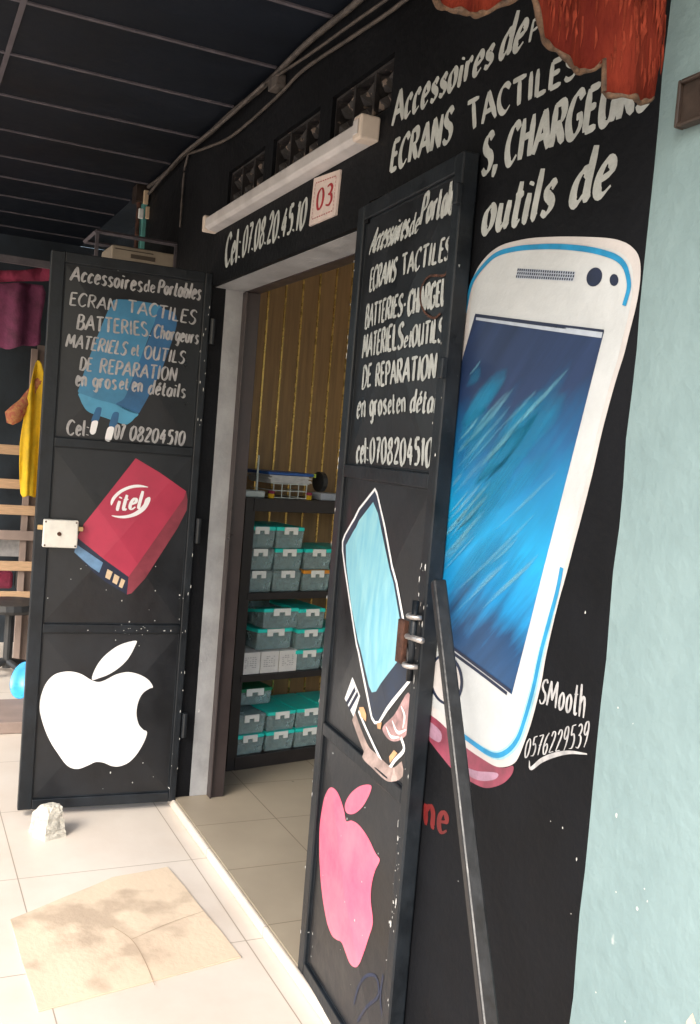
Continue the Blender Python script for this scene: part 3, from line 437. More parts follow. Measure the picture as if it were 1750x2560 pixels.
# breeze block vents above the door
for i, ((x0, x1), w) in enumerate(zip(vents, ('above the left end of the lamp', 'above the middle of the lamp', 'above the right end of the lamp'))):
    t = thing('vent_block', 'black pierced breeze block vent '+w, 'vent block', ((x0+x1)/2, 0, V0), 0, 'breeze block vents above the lamp')
    hw = (x1-x0)/2-.002; hh = V1-V0
    bm = BM(); n = 3
    for s in range(n+1):
        u = -hw+2*hw*s/n; a = .006
        box(bm, max(-hw, u-a), min(hw, u+a), .012, .12, .003, hh-.003)
    box(bm, -hw, hw, .013, .12, .003, .011); box(bm, -hw, hw, .013, .12, hh-.011, hh-.003)
    obj('block_frame', bm, 'vent', t)
    for s in range(n):
        c = -hw+2*hw*(s+.5)/n; q = hw/n-.006; bm = BM(); r = hh/2-.012; zc = hh/2
        for k in range(4):       # four petals that lean in towards the middle
            a = math.pi/4+k*math.pi/2; dx, dz = math.cos(a), math.sin(a)
            tip = Vector((c+dx*q*1.15, .02, zc+dz*r*1.15)); m0 = Vector((c, .045, zc)); sd_ = Vector((-dz*q*.42, 0, dx*r*.42)); mid = (tip+m0)/2
            vs = [bm.verts.new(p) for p in (tip, mid+sd_, m0, mid-sd_)]; ridge = bm.verts.new(mid+Vector((0, -.022, 0))); bk = [bm.verts.new(v.co+Vector((0, .05, 0))) for v in vs]
            for a_, b_ in ((0, 1), (1, 2), (2, 3), (3, 0)):
                bm.faces.new((vs[a_], vs[b_], ridge)); bm.faces.new((vs[b_], vs[a_], bk[a_], bk[b_]))
        obj('petal_grille', bm, 'vent', t)
# number plate
q = pairs(DATA['sign']); pc = [sum(a)/4 for a in zip(*q)]
sg = thing('number_plate', 'small pinkish plate reading 03 in red stencil digits under the lamp', 'sign', (pc[0], -.003, pc[1]))
bm = BM(); F = [bm.verts.new((u-pc[0], -.004, z-pc[1])) for u, z in q]; B = [bm.verts.new((u-pc[0], .0025, z-pc[1])) for u, z in q]
bm.faces.new(F); bm.faces.new(B[::-1])
for i in range(4): bm.faces.new((F[i], B[i], B[(i+1) % 4], F[(i+1) % 4]))
obj('plate', bm, 'plate', sg)
S_ = Surf(-1); S_.h = lambda u, z: .0045
ql = [Vector((u-pc[0], z-pc[1])) for u, z in q]; bl, br_, tr, tl = ql
fq = lambda a, b: (bl*(1-a)+br_*a)*(1-b)+(tl*(1-a)+tr*a)*b
def quadtext(a0, a1, b0, b1): return [v*1000 for p in ((a0, b0), (a1, b0), (a0, b1), (a1, b1)) for v in fq(*p)]
letter(S_, 'stencil_digits', 'stencil', sg, [('03', .15, quadtext(.22, .82, .28, .74))], 1, math.radians(0), jit=0)
bm = BM()
for e in range(4):
    c4 = [(.1, .12), (.9, .12), (.9, .88), (.1, .88)]; a, b = Vector(c4[e]), Vector(c4[(e+1) % 4])
    for k in range(9):
        p, r_ = a.lerp(b, (k+.15)/9), a.lerp(b, (k+.8)/9); ribbon(bm, [fq(*p), fq(*r_)], .0014, 0)
S_.place(bm, .0006); obj('dashed_border', bm, 'stencil', sg)

# fluorescent batten
t = thing('lamp_batten', 'long dusty white fluorescent lamp batten fixed over the door', 'lamp', (-.012, -.001, 2.335))
bm = BM(); L = 1.445
prof = [(0, 0), (-.040, .004), (-.052, .014), (-.052, .046), (-.040, .056), (0, .058)]
A = [bm.verts.new((.03, y, z)) for y, z in prof]; B = [bm.verts.new((L-.05, y, z)) for y, z in prof]
for i in range(6): bm.faces.new((A[i], A[(i+1) % 6], B[(i+1) % 6], B[i]))
bm.faces.new(A); bm.faces.new(B[::-1]); obj('housing', bm, 'lamp', t, .003)
boxobj('end_cap', 'lampcap', t, 0, .0295, -.056, 0, -.002, .062, bevel=.006); boxobj('end_cap', 'lampcap', t, L-.0495, L, -.058, 0, -.002, .063, bevel=.006)
bm = BM(); box(bm, L-.040, L-.012, -.062, -.0585, .012, .05); obj('lamp_holder', bm, 'lamp', t, .002)

# ------------------------------------------------------------------ porch ceiling
t = thing('porch_ceiling', 'dark navy panelled porch ceiling with thin pale joint strips', 'ceiling', (0, 0, Z_C))
boxobj('ceiling_board', 'ceil', t, -5.5, 3.3, -2.35, -.001, 0, .06)
for x in (-3.9, -3.4, -2.95, -2.5, -2.07, -1.64, -1.23, -.79, -.32, .137, .597, 1.06, 1.52, 1.98, 2.44, 2.9):
    boxobj('joint_strip', 'strip', t, x-.008, x+.008, -2.33, -.01, -.006, -.0005)
for y in (-.825, -1.65): boxobj('joint_strip', 'strip', t, -5.4, 3.28, y-.009, y+.009, -.0075, -.0065)
boxobj('edge_board', 'ceil', t, -5.5, 3.3, -2.40, -2.351, -.12, .06)
# conduit and cables along the top of the wall
bm = BM(); tube(bm, [(x, -.014+.004*math.sin(x*5), 2.762+.004*math.sin(x*9)) for x in [-1.2+.12*i for i in range(31)]], .010, 8)
tag(obj('conduit', bm, 'cable', smooth=True), 'black conduit running along the top of the wall under the ceiling', 'conduit')
def cable(pts, r, m, lab):
    bm = BM(); q = smoothline([Vector(p) for p in pts], 5); tube(bm, q, r, 6); tag(obj('cable', bm, m, smooth=True), lab, 'cable', 'cables along the top of the wall')
cable([(-.50, -.012, 2.76), (-.2, -.012, 2.715), (.17, -.012, 2.672), (.63, -.012, 2.679), (.87, -.012, 2.695), (1.25, -.014, 2.668), (1.553, -.014, 2.652), (2.1, -.014, 2.66)], .006, 'cablew', 'dusty pale cable sagging along the wall below the conduit')
cable([(.55, -.03, 2.745), (.9, -.034, 2.71), (1.25, -.032, 2.690), (1.6, -.03, 2.675), (2.2, -.03, 2.69)], .005, 'cablew', 'second pale cable hanging just in front of the sagging one')
cable([(-1.15, -.02, 2.72), (-.8, -.03, 2.735), (-.45, -.035, 2.75), (.1, -.03, 2.74), (.55, -.03, 2.745)], .007, 'cable', 'dark cable running from the corner post along the wall top')
cable([(-.46, -.01, 2.77), (-.52, -.01, 2.70), (-.53, -.01, 2.6), (-.53, -.01, 2.45)], .005, 'cable', 'thin dark cable dropping down the wall beside the corner post')
for x, z in ((.63, 2.692), (1.25, 2.68), (.2, 2.685)):
    pass
bm = BM(); box(bm, .60, .68, -.035, -.0005, 2.70, 2.74); tag(obj('junction_box', bm, 'cable', None, .004), 'small dark junction box on the wall top among the cables', 'junction box')

# ------------------------------------------------------------------ door frame inside the opening
df = thing('inner_door', 'brown aluminium door frame standing inside the doorway reveal', 'door frame', (-.02, .16, .04))
boxobj('jamb', 'brown', df, .0, .035, -.0175, .04, 0, Z_O-.045, bevel=.002)
boxobj('jamb', 'brown', df, 1.385, 1.419, -.0175, .04, 0, Z_O-.045, bevel=.002)
boxobj('head', 'brown', df, .0, 1.419, -.0175, .04, Z_O-.0445, Z_O+.03, bevel=.002)
bm = BM(); box(bm, .0005, .05, -.024, -.0178, .0, Z_O-.046); obj('jamb_lip', bm, 'brown', df, .002)

# ------------------------------------------------------------------ steel door leaves
H0, H1 = .03, 2.18
def leaf_body(root, S, lw, fu0, fu1, zr):
    """frame bars (u from hinge), rails and pyramid panels"""
    def fb(u0, u1, z0, z1, d0=-.04, d1=0):
        y = sorted((S.side*d0, S.side*d1)); bm_ = BM(); box(bm_, u0, u1, y[0], y[1], z0, z1); return bm_
    obj('hinge_bar', fb(0, fu0, H0, H1), 'frame', root, .004); obj('lock_bar', fb(lw-fu1, lw, H0, H1), 'frame', root, .004)
    for z0, z1 in zr: obj('rail', fb(fu0, lw-fu1, z0, z1, -.035, -.001), 'frame', root, .003)
    for i, (u0, u1, z0, z1) in enumerate(S.panels):
        bm_ = BM(); c = [(u0, z0), (u1, z0), (u1, z1), (u0, z1)]; m_ = ((u0+u1)/2, (z0+z1)/2)
        R0 = [bm_.verts.new((u, S.side*BASE, z)) for u, z in c]; ap = bm_.verts.new((m_[0], S.side*(BASE+APEX), m_[1])); Bk = [bm_.verts.new((u, S.side*(BASE-.004), z)) for u, z in c]
        for k in range(4): bm_.faces.new((R0[k], R0[(k+1) % 4], ap)); bm_.faces.new((R0[k], R0[(k+1) % 4], Bk[(k+1) % 4], Bk[k]))
        bm_.faces.new(Bk); obj('panel', bm_, 'leaf', root)
        # pressed bead round each panel
        bm_ = BM(); e = .005
        for (a0, a1, b0, b1) in ((u0, u0+e, z0, z1), (u1-e, u1, z0, z1), (u0+e, u1-e, z0, z0+e), (u0+e, u1-e, z1-e, z1)):
            y = sorted((S.side*BASE, S.side*(BASE+.0018))); box(bm_, a0, a1, y[0], y[1], b0, b1)
        obj('panel_bead', bm_, 'frame', root, .002)
zr = ((H0, H0+.04), (.728, .763), (1.448, 1.483), (H1-.04, H1))
# left leaf
LW = .6168; f0, f1 = .030, .052
pn = [(f0, LW-f1, zr[i][1], zr[i+1][0]) for i in range(3)]
SL = Surf(1, pn)
for k_ in ('bat_front', 'bat_side'): DATA[k_] = [v if i % 2 or v > 120 else max(f0*1000+7, 120-(120-v)*.95) for i, v in enumerate(DATA[k_])]
LL = thing('metal_door', 'open black steel door leaf with blue charger, red battery and white apple paintings', 'door', (0, 0, 0), -math.radians(93.495), 'black steel door leaves')
leaf_body(LL, SL, LW, f0, f1, zr)
for ln in DATA['left_text']: letter(SL, 'painted_lettering', 'chalkwhite', LL, ln, 5, math.radians(30), 1.1, (f0+.006, LW-f1-.006))
ch = paint(SL, 'painted_charger', 'char1', LL, [DATA['charger_light']], 1); paint(SL, 'charger_side', 'char2', ch, [DATA['charger_dark']], 2); paint(SL, 'charger_foot', 'char3', ch, [DATA['charger_base']], 2)
for a in DATA['prong_dark']: paint(SL, 'prong_root', 'char2', ch, [a], 3)
for a in DATA['prong_white']: paint(SL, 'prong', 'pure', ch, [a], 4)
bt = paint(SL, 'painted_battery', 'crimson', LL, [DATA['bat_front']], 2, False); paint(SL, 'battery_side', 'crimson2', bt, [DATA['bat_side']], 1, False); paint(SL, 'battery_end', 'navy', bt, [DATA['bat_end']], 1, False)
paint(SL, 'battery_stripe', 'batblue', bt, [DATA['bat_blue']], 3, False)
for a in DATA['bat_contacts']: paint(SL, 'contact', 'cream', bt, [a], 3, False)
letter(SL, 'brand_lettering', 'pure', bt, [DATA['itel']], 4, math.radians(0), .75, jit=0); paint(SL, 'brand_swoosh', 'pure', bt, DATA['swoosh'], 3)
ap = paint(SL, 'painted_apple', 'pure', LL, [DATA['apple'][1]], 2); paint(SL, 'apple_leaf', 'pure', ap, [DATA['apple'][0]], 2)
q = pairs(DATA['lock']); u0, u1 = min(p[0] for p in q), max(p[0] for p in q); z0, z1 = min(p[1] for p in q), max(p[1] for p in q)
bm = BM(); box(bm, u0, u1, .0015, .03, z0, z1); lk = obj('rim_lock', bm, 'lockwhite', LL, .004)
bm = BM(); um, zm = (u0*.46+u1*.54), (z0+z1)/2; tube(bm, [(um, .0295, zm), (um, .034, zm)], .008, 14); obj('keyhole_cover', bm, 'rust', lk)
for su, sz in ((u0+.008, z0+.008), (u1-.008, z0+.008), (u0+.008, z1-.008), (u1-.008, z1-.008)):
    bm = BM(); tube(bm, [(su, .0298, sz), (su, .0312, sz)], .0035, 8); obj('screw', bm, 'rust', lk)
for k in (u1+.001, u0-.02): boxobj('lock_bolt', 'brass', lk, k, k+.019, .006, .018, zm+.012, zm+.03, bevel=.002)
for z in (.35, 1.15, 1.95):
    bm = BM(); tube(bm, [(-.012, .006, z-.05), (-.012, .006, z+.05)], .011, 10); obj('hinge', bm, 'frame', LL)
sp = [(random.uniform(f0, LW-f1), random.choice([random.uniform(.07, .2), random.uniform(.6, 1.0), .74]), random.uniform(.0012, .0032), random.uniform(.6, 1.6)) for _ in range(32)]
sp += [(random.uniform(.0, .03), random.uniform(.1, 2.1), random.uniform(.001, .002), random.uniform(1.5, 5)) for _ in range(26)]
sp += [(random.uniform(.15, .30), .735+random.uniform(-.015, .03), random.uniform(.002, .004), .5) for _ in range(10)]
chips(SL, 'paint_chips', 'chip', LL, sp)
# right leaf
def fit(a, lo, hi):
    return [fit(x, lo, hi) for x in a] if isinstance(a[0], list) else [(v if i % 2 else (200-(200-v)*(200-lo*1000)/(200-50) if v < 200 else 430+(v-430)*(hi*1000-430)/(592-430) if v > 430 else v)) for i, v in enumerate(a)]
WX = 1.331; f0, f1 = .046, .040
pn = [(f0, LW-f1, zr[i][1], zr[i+1][0]) for i in range(3)]
SR = Surf(-1, pn)
for k_ in ('disp_white', 'disp_dark', 'disp_teal', 'conn_white', 'conn_stripes', 'frame_tan', 'frame_white', 'tabs', 'flex', 'flex_lines', 'apple_pink'): DATA[k_] = fit(DATA[k_], f0+.006, LW-f1-.003)
for k_ in ('frame_tan', 'frame_white', 'tabs'):
    fl = lambda a: [fl(x) for x in a] if isinstance(a[0], list) else [max(v, 772) if i % 2 else v for i, v in enumerate(a)]
    DATA[k_] = fl(DATA[k_])
RL = thing('metal_door', 'open black steel door leaf folded back to the wall with phone screen and pink apple paintings', 'door', (WX, 0, 0), -math.radians(4.051), 'black steel door leaves')
leaf_body(RL, SR, LW, f0, f1, zr)
for ln in DATA['right_text']: letter(SR, 'painted_lettering', 'white', RL, ln, 4, math.radians(28), 1.42, (f0+.004, LW-f1-.006))
ds = paint(SR, 'painted_display', 'pure', RL, [DATA['disp_white']], 3, False); paint(SR, 'display_bezel', 'band', ds, [DATA['disp_dark']], 4, False); paint(SR, 'display_screen', 'teal', ds, [DATA['disp_teal']], 5, False)
cn = paint(SR, 'painted_connector', 'pure', RL, [DATA['conn_white']], 1, False); strokes(SR, 'connector_stripe', 'navy', cn, DATA['conn_stripes'], .006, 2)
fr = strokes(SR, 'painted_chassis', 'tan', RL, [DATA['frame_tan']], .016, 1); strokes(SR, 'chassis_edge', 'pure', fr, [DATA['frame_white']], .005, 3)
for a in DATA['tabs']: paint(SR, 'chassis_tab', 'orange', fr, [a], 4, False)
fx = paint(SR, 'painted_ribbon_cable', 'flex', RL, [DATA['flex']], 2); strokes(SR, 'ribbon_line', 'pure', fx, DATA['flex_lines'], .004, 3, True)
ap = paint(SR, 'painted_apple', 'pinkapple', RL, [DATA['apple_pink'][1]], 2); paint(SR, 'apple_leaf', 'pinkapple', ap, [DATA['apple_pink'][0]], 2)
strokes(SR, 'brush_doodle', 'navy', RL, DATA['doodle'], .004, 2)
strokes(SR, 'rust_mark', 'rust', RL, [DATA['rust']], .003, 7)
sp = [(random.uniform(LW-f1, LW), random.choice([random.uniform(.1, 2.1), random.uniform(.4, .8), random.uniform(1.0, 1.3)]), random.choice([.001, .0014, .002, .0036]), random.uniform(.6, 3.5)) for _ in range(52)]
sp += [(random.uniform(f0, LW-f1), random.uniform(.1, .75), random.uniform(.0012, .003), random.uniform(.6, 1.6)) for _ in range(18)]
sp += [(random.uniform(.0, .012), random.uniform(.1, 2.1), random.uniform(.001, .003), random.uniform(1, 4)) for _ in range(24)]
chips(SR, 'paint_chips', 'chip', RL, sp)
# latch: rusty hasp, keeper loops and a cross bolt
bm = BM(); box(bm, .517, .552, -.016, -.002, 1.045, 1.145); lt = obj('latch', bm, 'rust', RL, .003)
for z in (1.055, 1.165):
    bm = BM(); tube(bm, [(.60+.018*math.cos(a), -.006-.022*max(0, math.sin(a)), z) for a in [math.pi*k/8 for k in range(9)]], .006, 8); obj('latch_loop', bm, 'bolt', lt, smooth=True)
bm = BM(); tube(bm, [(.578, -.018, 1.116), (.655, -.018, 1.122)], .007, 8); obj('cross_bolt', bm, 'bolt', lt, smooth=True)
bm = BM(); tube(bm, [(.60, -.014, 1.02), (.60, -.014, 1.20)], .008, 10); obj('slide_rod', bm, 'frame', lt, smooth=True)
for z in (.35, 1.15, 1.95):
    bm = BM(); tube(bm, [(-.010, -.006, z-.05), (-.010, -.006, z+.05)], .011, 10); bm.free()
for z in (1.71, 2.08):
    boxobj('edge_keeper', 'frame', RL, LW+.001, LW+.022, -.02, -.004, z-.02, z+.025, bevel=.003)

# leaning bar
bm = BM(); p0, p1 = Vector((2.872, -.25, .0)), Vector((2.045, -.074, 1.262)); d = (p1-p0).normalized()
mt = Matrix.Translation(p0) @ d.to_track_quat('Z', 'Y').to_matrix().to_4x4(); Lb = (p1-p0).length
box(bm, -.0145, .0145, -.012, .012, .014, Lb, mt)
t = tag(obj('leaning_bar', bm, 'steel', None, .004), 'long black steel bar leaning against the edge of the open door', 'bar')

# ------------------------------------------------------------------ pillar on the right
t = thing('pillar', 'pale teal plastered pillar at the right end of the black wall', 'pillar', (2.495, 0, 0))
bm = BM()
prof = [(.0012, -.001), (.285, -.001), (.285, .2), (.0012, .2)]; nz = 40; rings = []
for k in range(nz+1):
    z = 3.0*k/nz; w = .0018*math.sin(k*1.7)+.0012*math.sin(k*4.1)
    rings.append([bm.verts.new((p[0]+(w if i in (0, 3) else .004*math.sin(k*2.3) if i == 1 else 0), p[1], z)) for i, p in enumerate(prof)])
for A, B in zip(rings, rings[1:]):
    for i in range(4): bm.faces.new((A[i], A[(i+1) % 4], B[(i+1) % 4], B[i]))
bm.faces.new(rings[0]); bm.faces.new(rings[-1]); obj('shaft', bm, 'pillar', t)
SP = Surf(-1); SP.h = lambda u, z: .0012
chips(SP, 'bare_patch', 'plaster', t, [(.268, .69, .012, 3.2), (.262, .62, .008, 2)], 1)
chips(SP, 'paint_chips', 'chip', t, [(random.uniform(.01, .27), random.uniform(.4, 1.3), random.uniform(.0008, .0026), random.uniform(.8, 1.9)) for _ in range(14)], 1)
bm = BM()
for (x0, x1, z0, z1) in ((.060, .066, 2.07, 2.145), (.125, .135, 2.07, 2.145), (.066, .125, 2.07, 2.078), (.066, .125, 2.138, 2.145)): box(bm, 2.495+x0, 2.495+x1, -.022, -.0025, z0, z1)
t = thing('wooden_niche', 'brown framed wooden box fixed high on the teal pillar', 'box', (0, 0, 0)); obj('niche_frame', bm, 'darkwood', t, .003)
boxobj('niche_back', 'darkwood', t, 2.5612, 2.6198, -.014, -.0028, 2.0782, 2.1378)
boxobj('side_wall', 'plaster', thing('neighbour_wall', 'plain beige wall beyond the teal pillar at the right edge', 'wall'), 2.785, 6.5, .02, .2, -.01, 3.0)

# red valance across the porch beside the pillar
t = thing('valance', 'red brocade valance with scalloped gold edge hanging beside the pillar', 'valance', (2.575, 0, 0))
q = smoothline(pairs(DATA['valance']), 4); bm = BM()
def fold(y, z): return .018*math.sin(y*34)+.010*math.sin(y*71+z*9)
top = 2.74; cols = []
ys = [min(p.x for p in q)+.004*k for k in range(int(.56/.004))]
def low(y):                    # lowest edge at this y
    best = None
    for a, b in zip(q, q[1:]):
        if (a.x-y)*(b.x-y) <= 0 and abs(a.x-b.x) > 1e-9:
            z = a.y+(b.y-a.y)*(y-a.x)/(b.x-a.x); best = z if best is None else min(best, z)
    return best
edge = []
for y in ys:
    z0 = low(y)
    if z0 is None or y > -.004: continue
    edge.append((y, z0)); cols.append([bm.verts.new((fold(y, z0+(top-z0)*k/14)*(.4+.6*(1-k/14)), y, z0+(top-z0)*k/14)) for k in range(15)])
for A, B in zip(cols, cols[1:]):
    for k in range(14): bm.faces.new((A[k], B[k], B[k+1], A[k+1]))
obj('valance_cloth', bm, 'redcloth', t, smooth=True, solid=.006)
bm = BM(); tube(bm, [(fold(y, z), y, z+.001*math.sin(y*300)) for y, z in edge], [.0043+.0010*math.sin(y*170) for y, z in edge], 8); obj('gold_trim', bm, 'gold', t, smooth=True)
for _k in range(1):
    bm = BM(); rnd = random.Random(4)
    for i in range(420):     # tufts of the pile
        y = rnd.uniform(-.33, -.008); z0 = low(y)
        if z0 is None: continue
        z = rnd.uniform(z0+.05, z0+.42); x = fold(y, z)*(.4+.6*(1-(z-z0)/(top-z0)))+.0035; l = rnd.uniform(.02, .06); w = rnd.uniform(.0008, .0022)
        vs = [bm.verts.new(p) for p in ((x, y-w, z), (x, y+w, z), (x+.004, y+w*.6+rnd.uniform(-.002, .002), z-l*.6), (x+.001, y, z-l))]; bm.faces.new(vs)
    M['tuft'] = mat('red_tufts', (.20, .036, .02), .95, .3, 30, spec=.05); o = obj('pile_tufts', bm, 'tuft', t); o['kind'] = 'stuff'
boxobj('header_board', 'darkwood', t, -.03, .03, -.6, -.004, top+.001, Z_C-.008)

# ------------------------------------------------------------------ on the porch floor
pts = [(.776, -.724), (.57, -.37), (.541, -.173), (.70, -.155), (.887, -.144), (1.03, -.128), (1.183, -.1185), (1.235, -.41), (1.286, -.707), (1.03, -.718)]
bm = BM(); bm.faces.new([bm.verts.new((x, y, 0)) for x, y in pts]).normal_update(); bmesh.ops.triangulate(bm, faces=bm.faces)
for k in range(14):
    for pc_, pn_ in (((.54+k*.055, 0, 0), (1, 0, 0)), ((0, -.72+k*.044, 0), (0, 1, 0))):
        bmesh.ops.bisect_plane(bm, geom=bm.verts[:]+bm.edges[:]+bm.faces[:], plane_co=pc_, plane_no=pn_, dist=1e-6)
edge_v = {v for e in bm.edges if e.is_boundary for v in e.verts}
rt = bmesh.ops.extrude_face_region(bm, geom=bm.faces[:]); top_v = [v for v in rt['geom'] if isinstance(v, bmesh.types.BMVert)]
for v in bm.verts: v.co.z = .0012
for v in top_v:
    x, y = v.co.x, v.co.y; v.co.z = .0055+.0010*math.sin(x*17+y*9)+.0008*math.sin(y*31)
t = thing('doormat', 'flattened stained cardboard sheet lying on the pale porch tiles', 'cardboard'); obj('sheet', bm, 'card', t)
class FS(Surf):
    def P(s, u, z, d): return Vector((u, z, .0072+d))
FL = FS(1)
def blob(cx, cy, rx, ry, a, n=22, rough=.35, rnd=random.Random(11)):
    out = []; ca, sa = math.cos(a), math.sin(a)
    for k in range(n):
        r = 1+rnd.uniform(-rough, rough); x = rx*r*math.cos(6.283*k/n); y = ry*r*math.sin(6.283*k/n); out.append(Vector((cx+x*ca-y*sa, cy+x*sa+y*ca)))
    return out
strokes(FL, 'fold_line', 'stain', t, [[905, -440, 1000, -402, 1120, -392, 1262, -395], [1000, -402, 935, -270, 890, -147]], .0009, 1)
bm = BM()
for z, ring in ((0, [(-.07, -.06), (.0, -.075), (.075, -.05), (.07, .06), (-.02, .075), (-.075, .04)]), (.05, [(-.055, -.06), (.0, -.06), (.06, -.045), (.055, .055), (-.02, .06), (-.06, .035)]), (.13, [(-.04, -.055), (.005, -.045), (.045, -.02), (.04, .05), (-.015, .045), (-.045, .02)]), (.165, [(-.02, -.03), (.01, -.02), (.03, .01), (.03, .045), (0, .045), (-.025, .03)])):
    vs = [bm.verts.new((x, y, z)) for x, y in ring]
    if z == 0: bm.faces.new(vs[::-1])
    else:
        for i in range(6): bm.faces.new((pv[i], pv[(i+1) % 6], vs[(i+1) % 6], vs[i]))
    pv = vs
bm.faces.new(pv); bmesh.ops.triangulate(bm, faces=bm.faces); bmesh.ops.subdivide_edges(bm, edges=bm.edges[:], cuts=3, use_grid_fill=True)
for v in bm.verts:
    if v.co.z > .002: v.co += Vector([random.uniform(-.0035, .0035) for _ in range(3)])
o = tag(obj('concrete_chunk', bm, 'concrete'), 'rough pale concrete chunk holding the left door leaf open', 'concrete block'); o.scale = (.86, .80, .66); o.location = (.135, -.525, .0); o.rotation_euler = (0, 0, .3)

# ------------------------------------------------------------------ shop interior
rm = thing('shop_room', 'back walls and ceiling of the shop interior beyond the doorway', 'room')
boxobj('room_ceiling', 'dark', rm, -1.4, 2.9, .2, 4.2, 2.72, 2.75); boxobj('back_wall', 'dark', rm, -1.4, 2.9, 4.2, 4.25, .04, 2.72); boxobj('side_wall', 'dark', rm, 2.85, 2.9, .2, .7, .04, 2.72); boxobj('side_wall', 'dark', rm, 2.85, 2.9, 3.7, 4.2, .04, 2.72); boxobj('added_opening_sill', 'dark', rm, 2.85, 2.9, .701, 3.699, .04, .8); boxobj('added_opening_head', 'dark', rm, 2.85, 2.9, .701, 3.699, 2.5, 2.72)  # opening in the unseen side wall is added to let daylight into the shop
SA = math.atan2(.188, .982)            # the shelf run stands slightly askew
SROOT = (-.283, .374, .04)
pw = thing('panelled_wall', 'brown panelled side wall with thin vertical gold strips', 'wall', SROOT, SA)   # local y runs along the shelves, x towards the room
boxobj('panelling', 'panel', pw, -.40, -.345, -.20, 3.6, 0, 2.68)
for k in range(-4, 22):
    y = .167+.0965*k+.0; boxobj('gold_strip', 'goldstrip', pw, -.3448, -.341, y-.0045, y+.0045, 0, 2.67)
sh = thing('shelf_unit', 'black shelf unit stacked with plastic boxes against the panelled wall', 'shelf', SROOT, SA)
ZS = (.055, .46, .835, 1.245); Y0, Y1 = -.03, 1.5
for z0, z1 in ((.0, .062), (.405, .435), (.780, .812), (1.180, 1.238)): boxobj('shelf_board', 'shelf', sh, -.32, 0, Y0, Y1, z0, z1, bevel=.002)
for y in (-.045, .72, 1.5):
    for x in (-.02, -.30): boxobj('upright', 'shelf', sh, x-.012, x+.016, y-.025 if y < 0 else y-.001, y+.026, 0, 1.24, bevel=.002)
def stowbox(y, z, w, h, lid, lab, dep=.26, x=-.012, lidtilt=0):
    ca, sa = math.cos(SA), math.sin(SA)
    loc = (SROOT[0]+x*ca-y*sa, SROOT[1]+x*sa+y*ca, SROOT[2]+z)
    t = thing('storage_box', lab, 'storage box', loc, SA, 'plastic storage boxes on the shelves')
    b0, b1 = w/2-.006, w/2-.001; bm = BM(); hb = h-.012
    lo_ = [bm.verts.new(v) for v in ((-.008, -b0, .001), (-.008, b0, .001), (-dep, b0, .001), (-dep, -b0, .001))]
    hi_ = [bm.verts.new(v) for v in ((0, -b1, hb), (0, b1, hb), (-dep-.004, b1, hb), (-dep-.004, -b1, hb))]
    bm.faces.new(lo_[::-1])
    for i in range(4): bm.faces.new((lo_[i], lo_[(i+1) % 4], hi_[(i+1) % 4], hi_[i]))
    obj('tub', bm, 'clear', t, .006, solid=.0016)
    rnd = random.Random(int(y*1000+z*7777)); bm = BM()
    for k in range(7):
        yy = rnd.uniform(-b0*.7, b0*.7); xx = -.04-rnd.random()*(dep-.08); hh = rnd.uniform(.25, .75)*hb; s1, s2 = rnd.uniform(.012, .03), rnd.uniform(.012, .03)
        box(bm, xx-s2, xx+s2, max(-b0+.006, yy-s1), min(b0-.006, yy+s1), .004+k*.0005, hh)
    obj('packed_parts', bm, 'stock', t)
    lidob = None
    if lid:
        bm = BM(); box(bm, -dep-.006, .0042, -w/2, w/2, hb-.006, h-.0005)
        if lidtilt: bmesh.ops.transform(bm, matrix=Matrix.Translation((0, 0, hb)) @ Matrix.Rotation(lidtilt, 4, 'Y') @ Matrix.Translation((0, 0, -hb)), verts=bm.verts)
        lidob = obj('lid', bm, lid, t, .004)
    bm = BM(); cw, zc = w*.24, h-.022          # clip with a notch
    for (a, b, c, d) in ((-cw, cw, zc+.004, zc+.021), (-cw, -cw*.35, zc-.012, zc+.0038), (cw*.35, cw, zc-.012, zc+.0038)): box(bm, .0045, .010, a, b, c, d)
    obj('clip', bm, 'clip', lidob or t)
lv = ('lower', 'middle', 'upper')
def row(level, z0, cols_, w, h):
    for nm, y, lids in cols_:
        n_ = len(lids)
        for k, ld in enumerate(lids):
            pos = 'alone' if n_ == 1 else ('bottom', 'top')[k] if n_ == 2 else ('bottom', 'middle', 'top')[k] if n_ == 3 else str(k)
            cl = {'lid': 'turquoise lid', 'lidg': 'green lid', 'lido': 'orange lid', None: 'clear lid'}[ld]
            stowbox(y, z0+k*h, w, h-.001, ld or 'clear', 'clear plastic box with %s, %s of the %s stack on the %s shelf' % (cl, pos, nm, level))
row('upper', .813, (('left', .025, (None, None, 'lid')), ('second', .180, (None, 'lid', 'lid')), ('third', .345, ('lido', 'lid')), ('fourth', .505, ('lid', 'lid'))), .150, .100)
row('middle', .436, (('second', .335, ('lid', 'lid', 'lid')), ('third', .495, ('lid', 'lid'))), .150, .098)
stowbox(.150, .436+.105, .19, .098, 'lid', 'clear plastic box with tilted turquoise lid standing on the white cartons', lidtilt=-.06, x=-.03)
stowbox(.170, .436+.204, .19, .095, 'lid', 'oval topped clear box with turquoise lid, topmost over the white cartons', lidtilt=-.16, x=-.02)
row('lower', .063, (('left', .045, ('lid', None)), ('second', .210, ('lid', 'lid')), ('third', .372, ('lid', 'lid')), ('fourth', .535, ('lid', 'lid'))), .155, .094)
stowbox(.10, .063+.205, .19, .08, 'lidg', 'dim clear box with green lid set back above the lowest row', x=-.09, dep=.2)
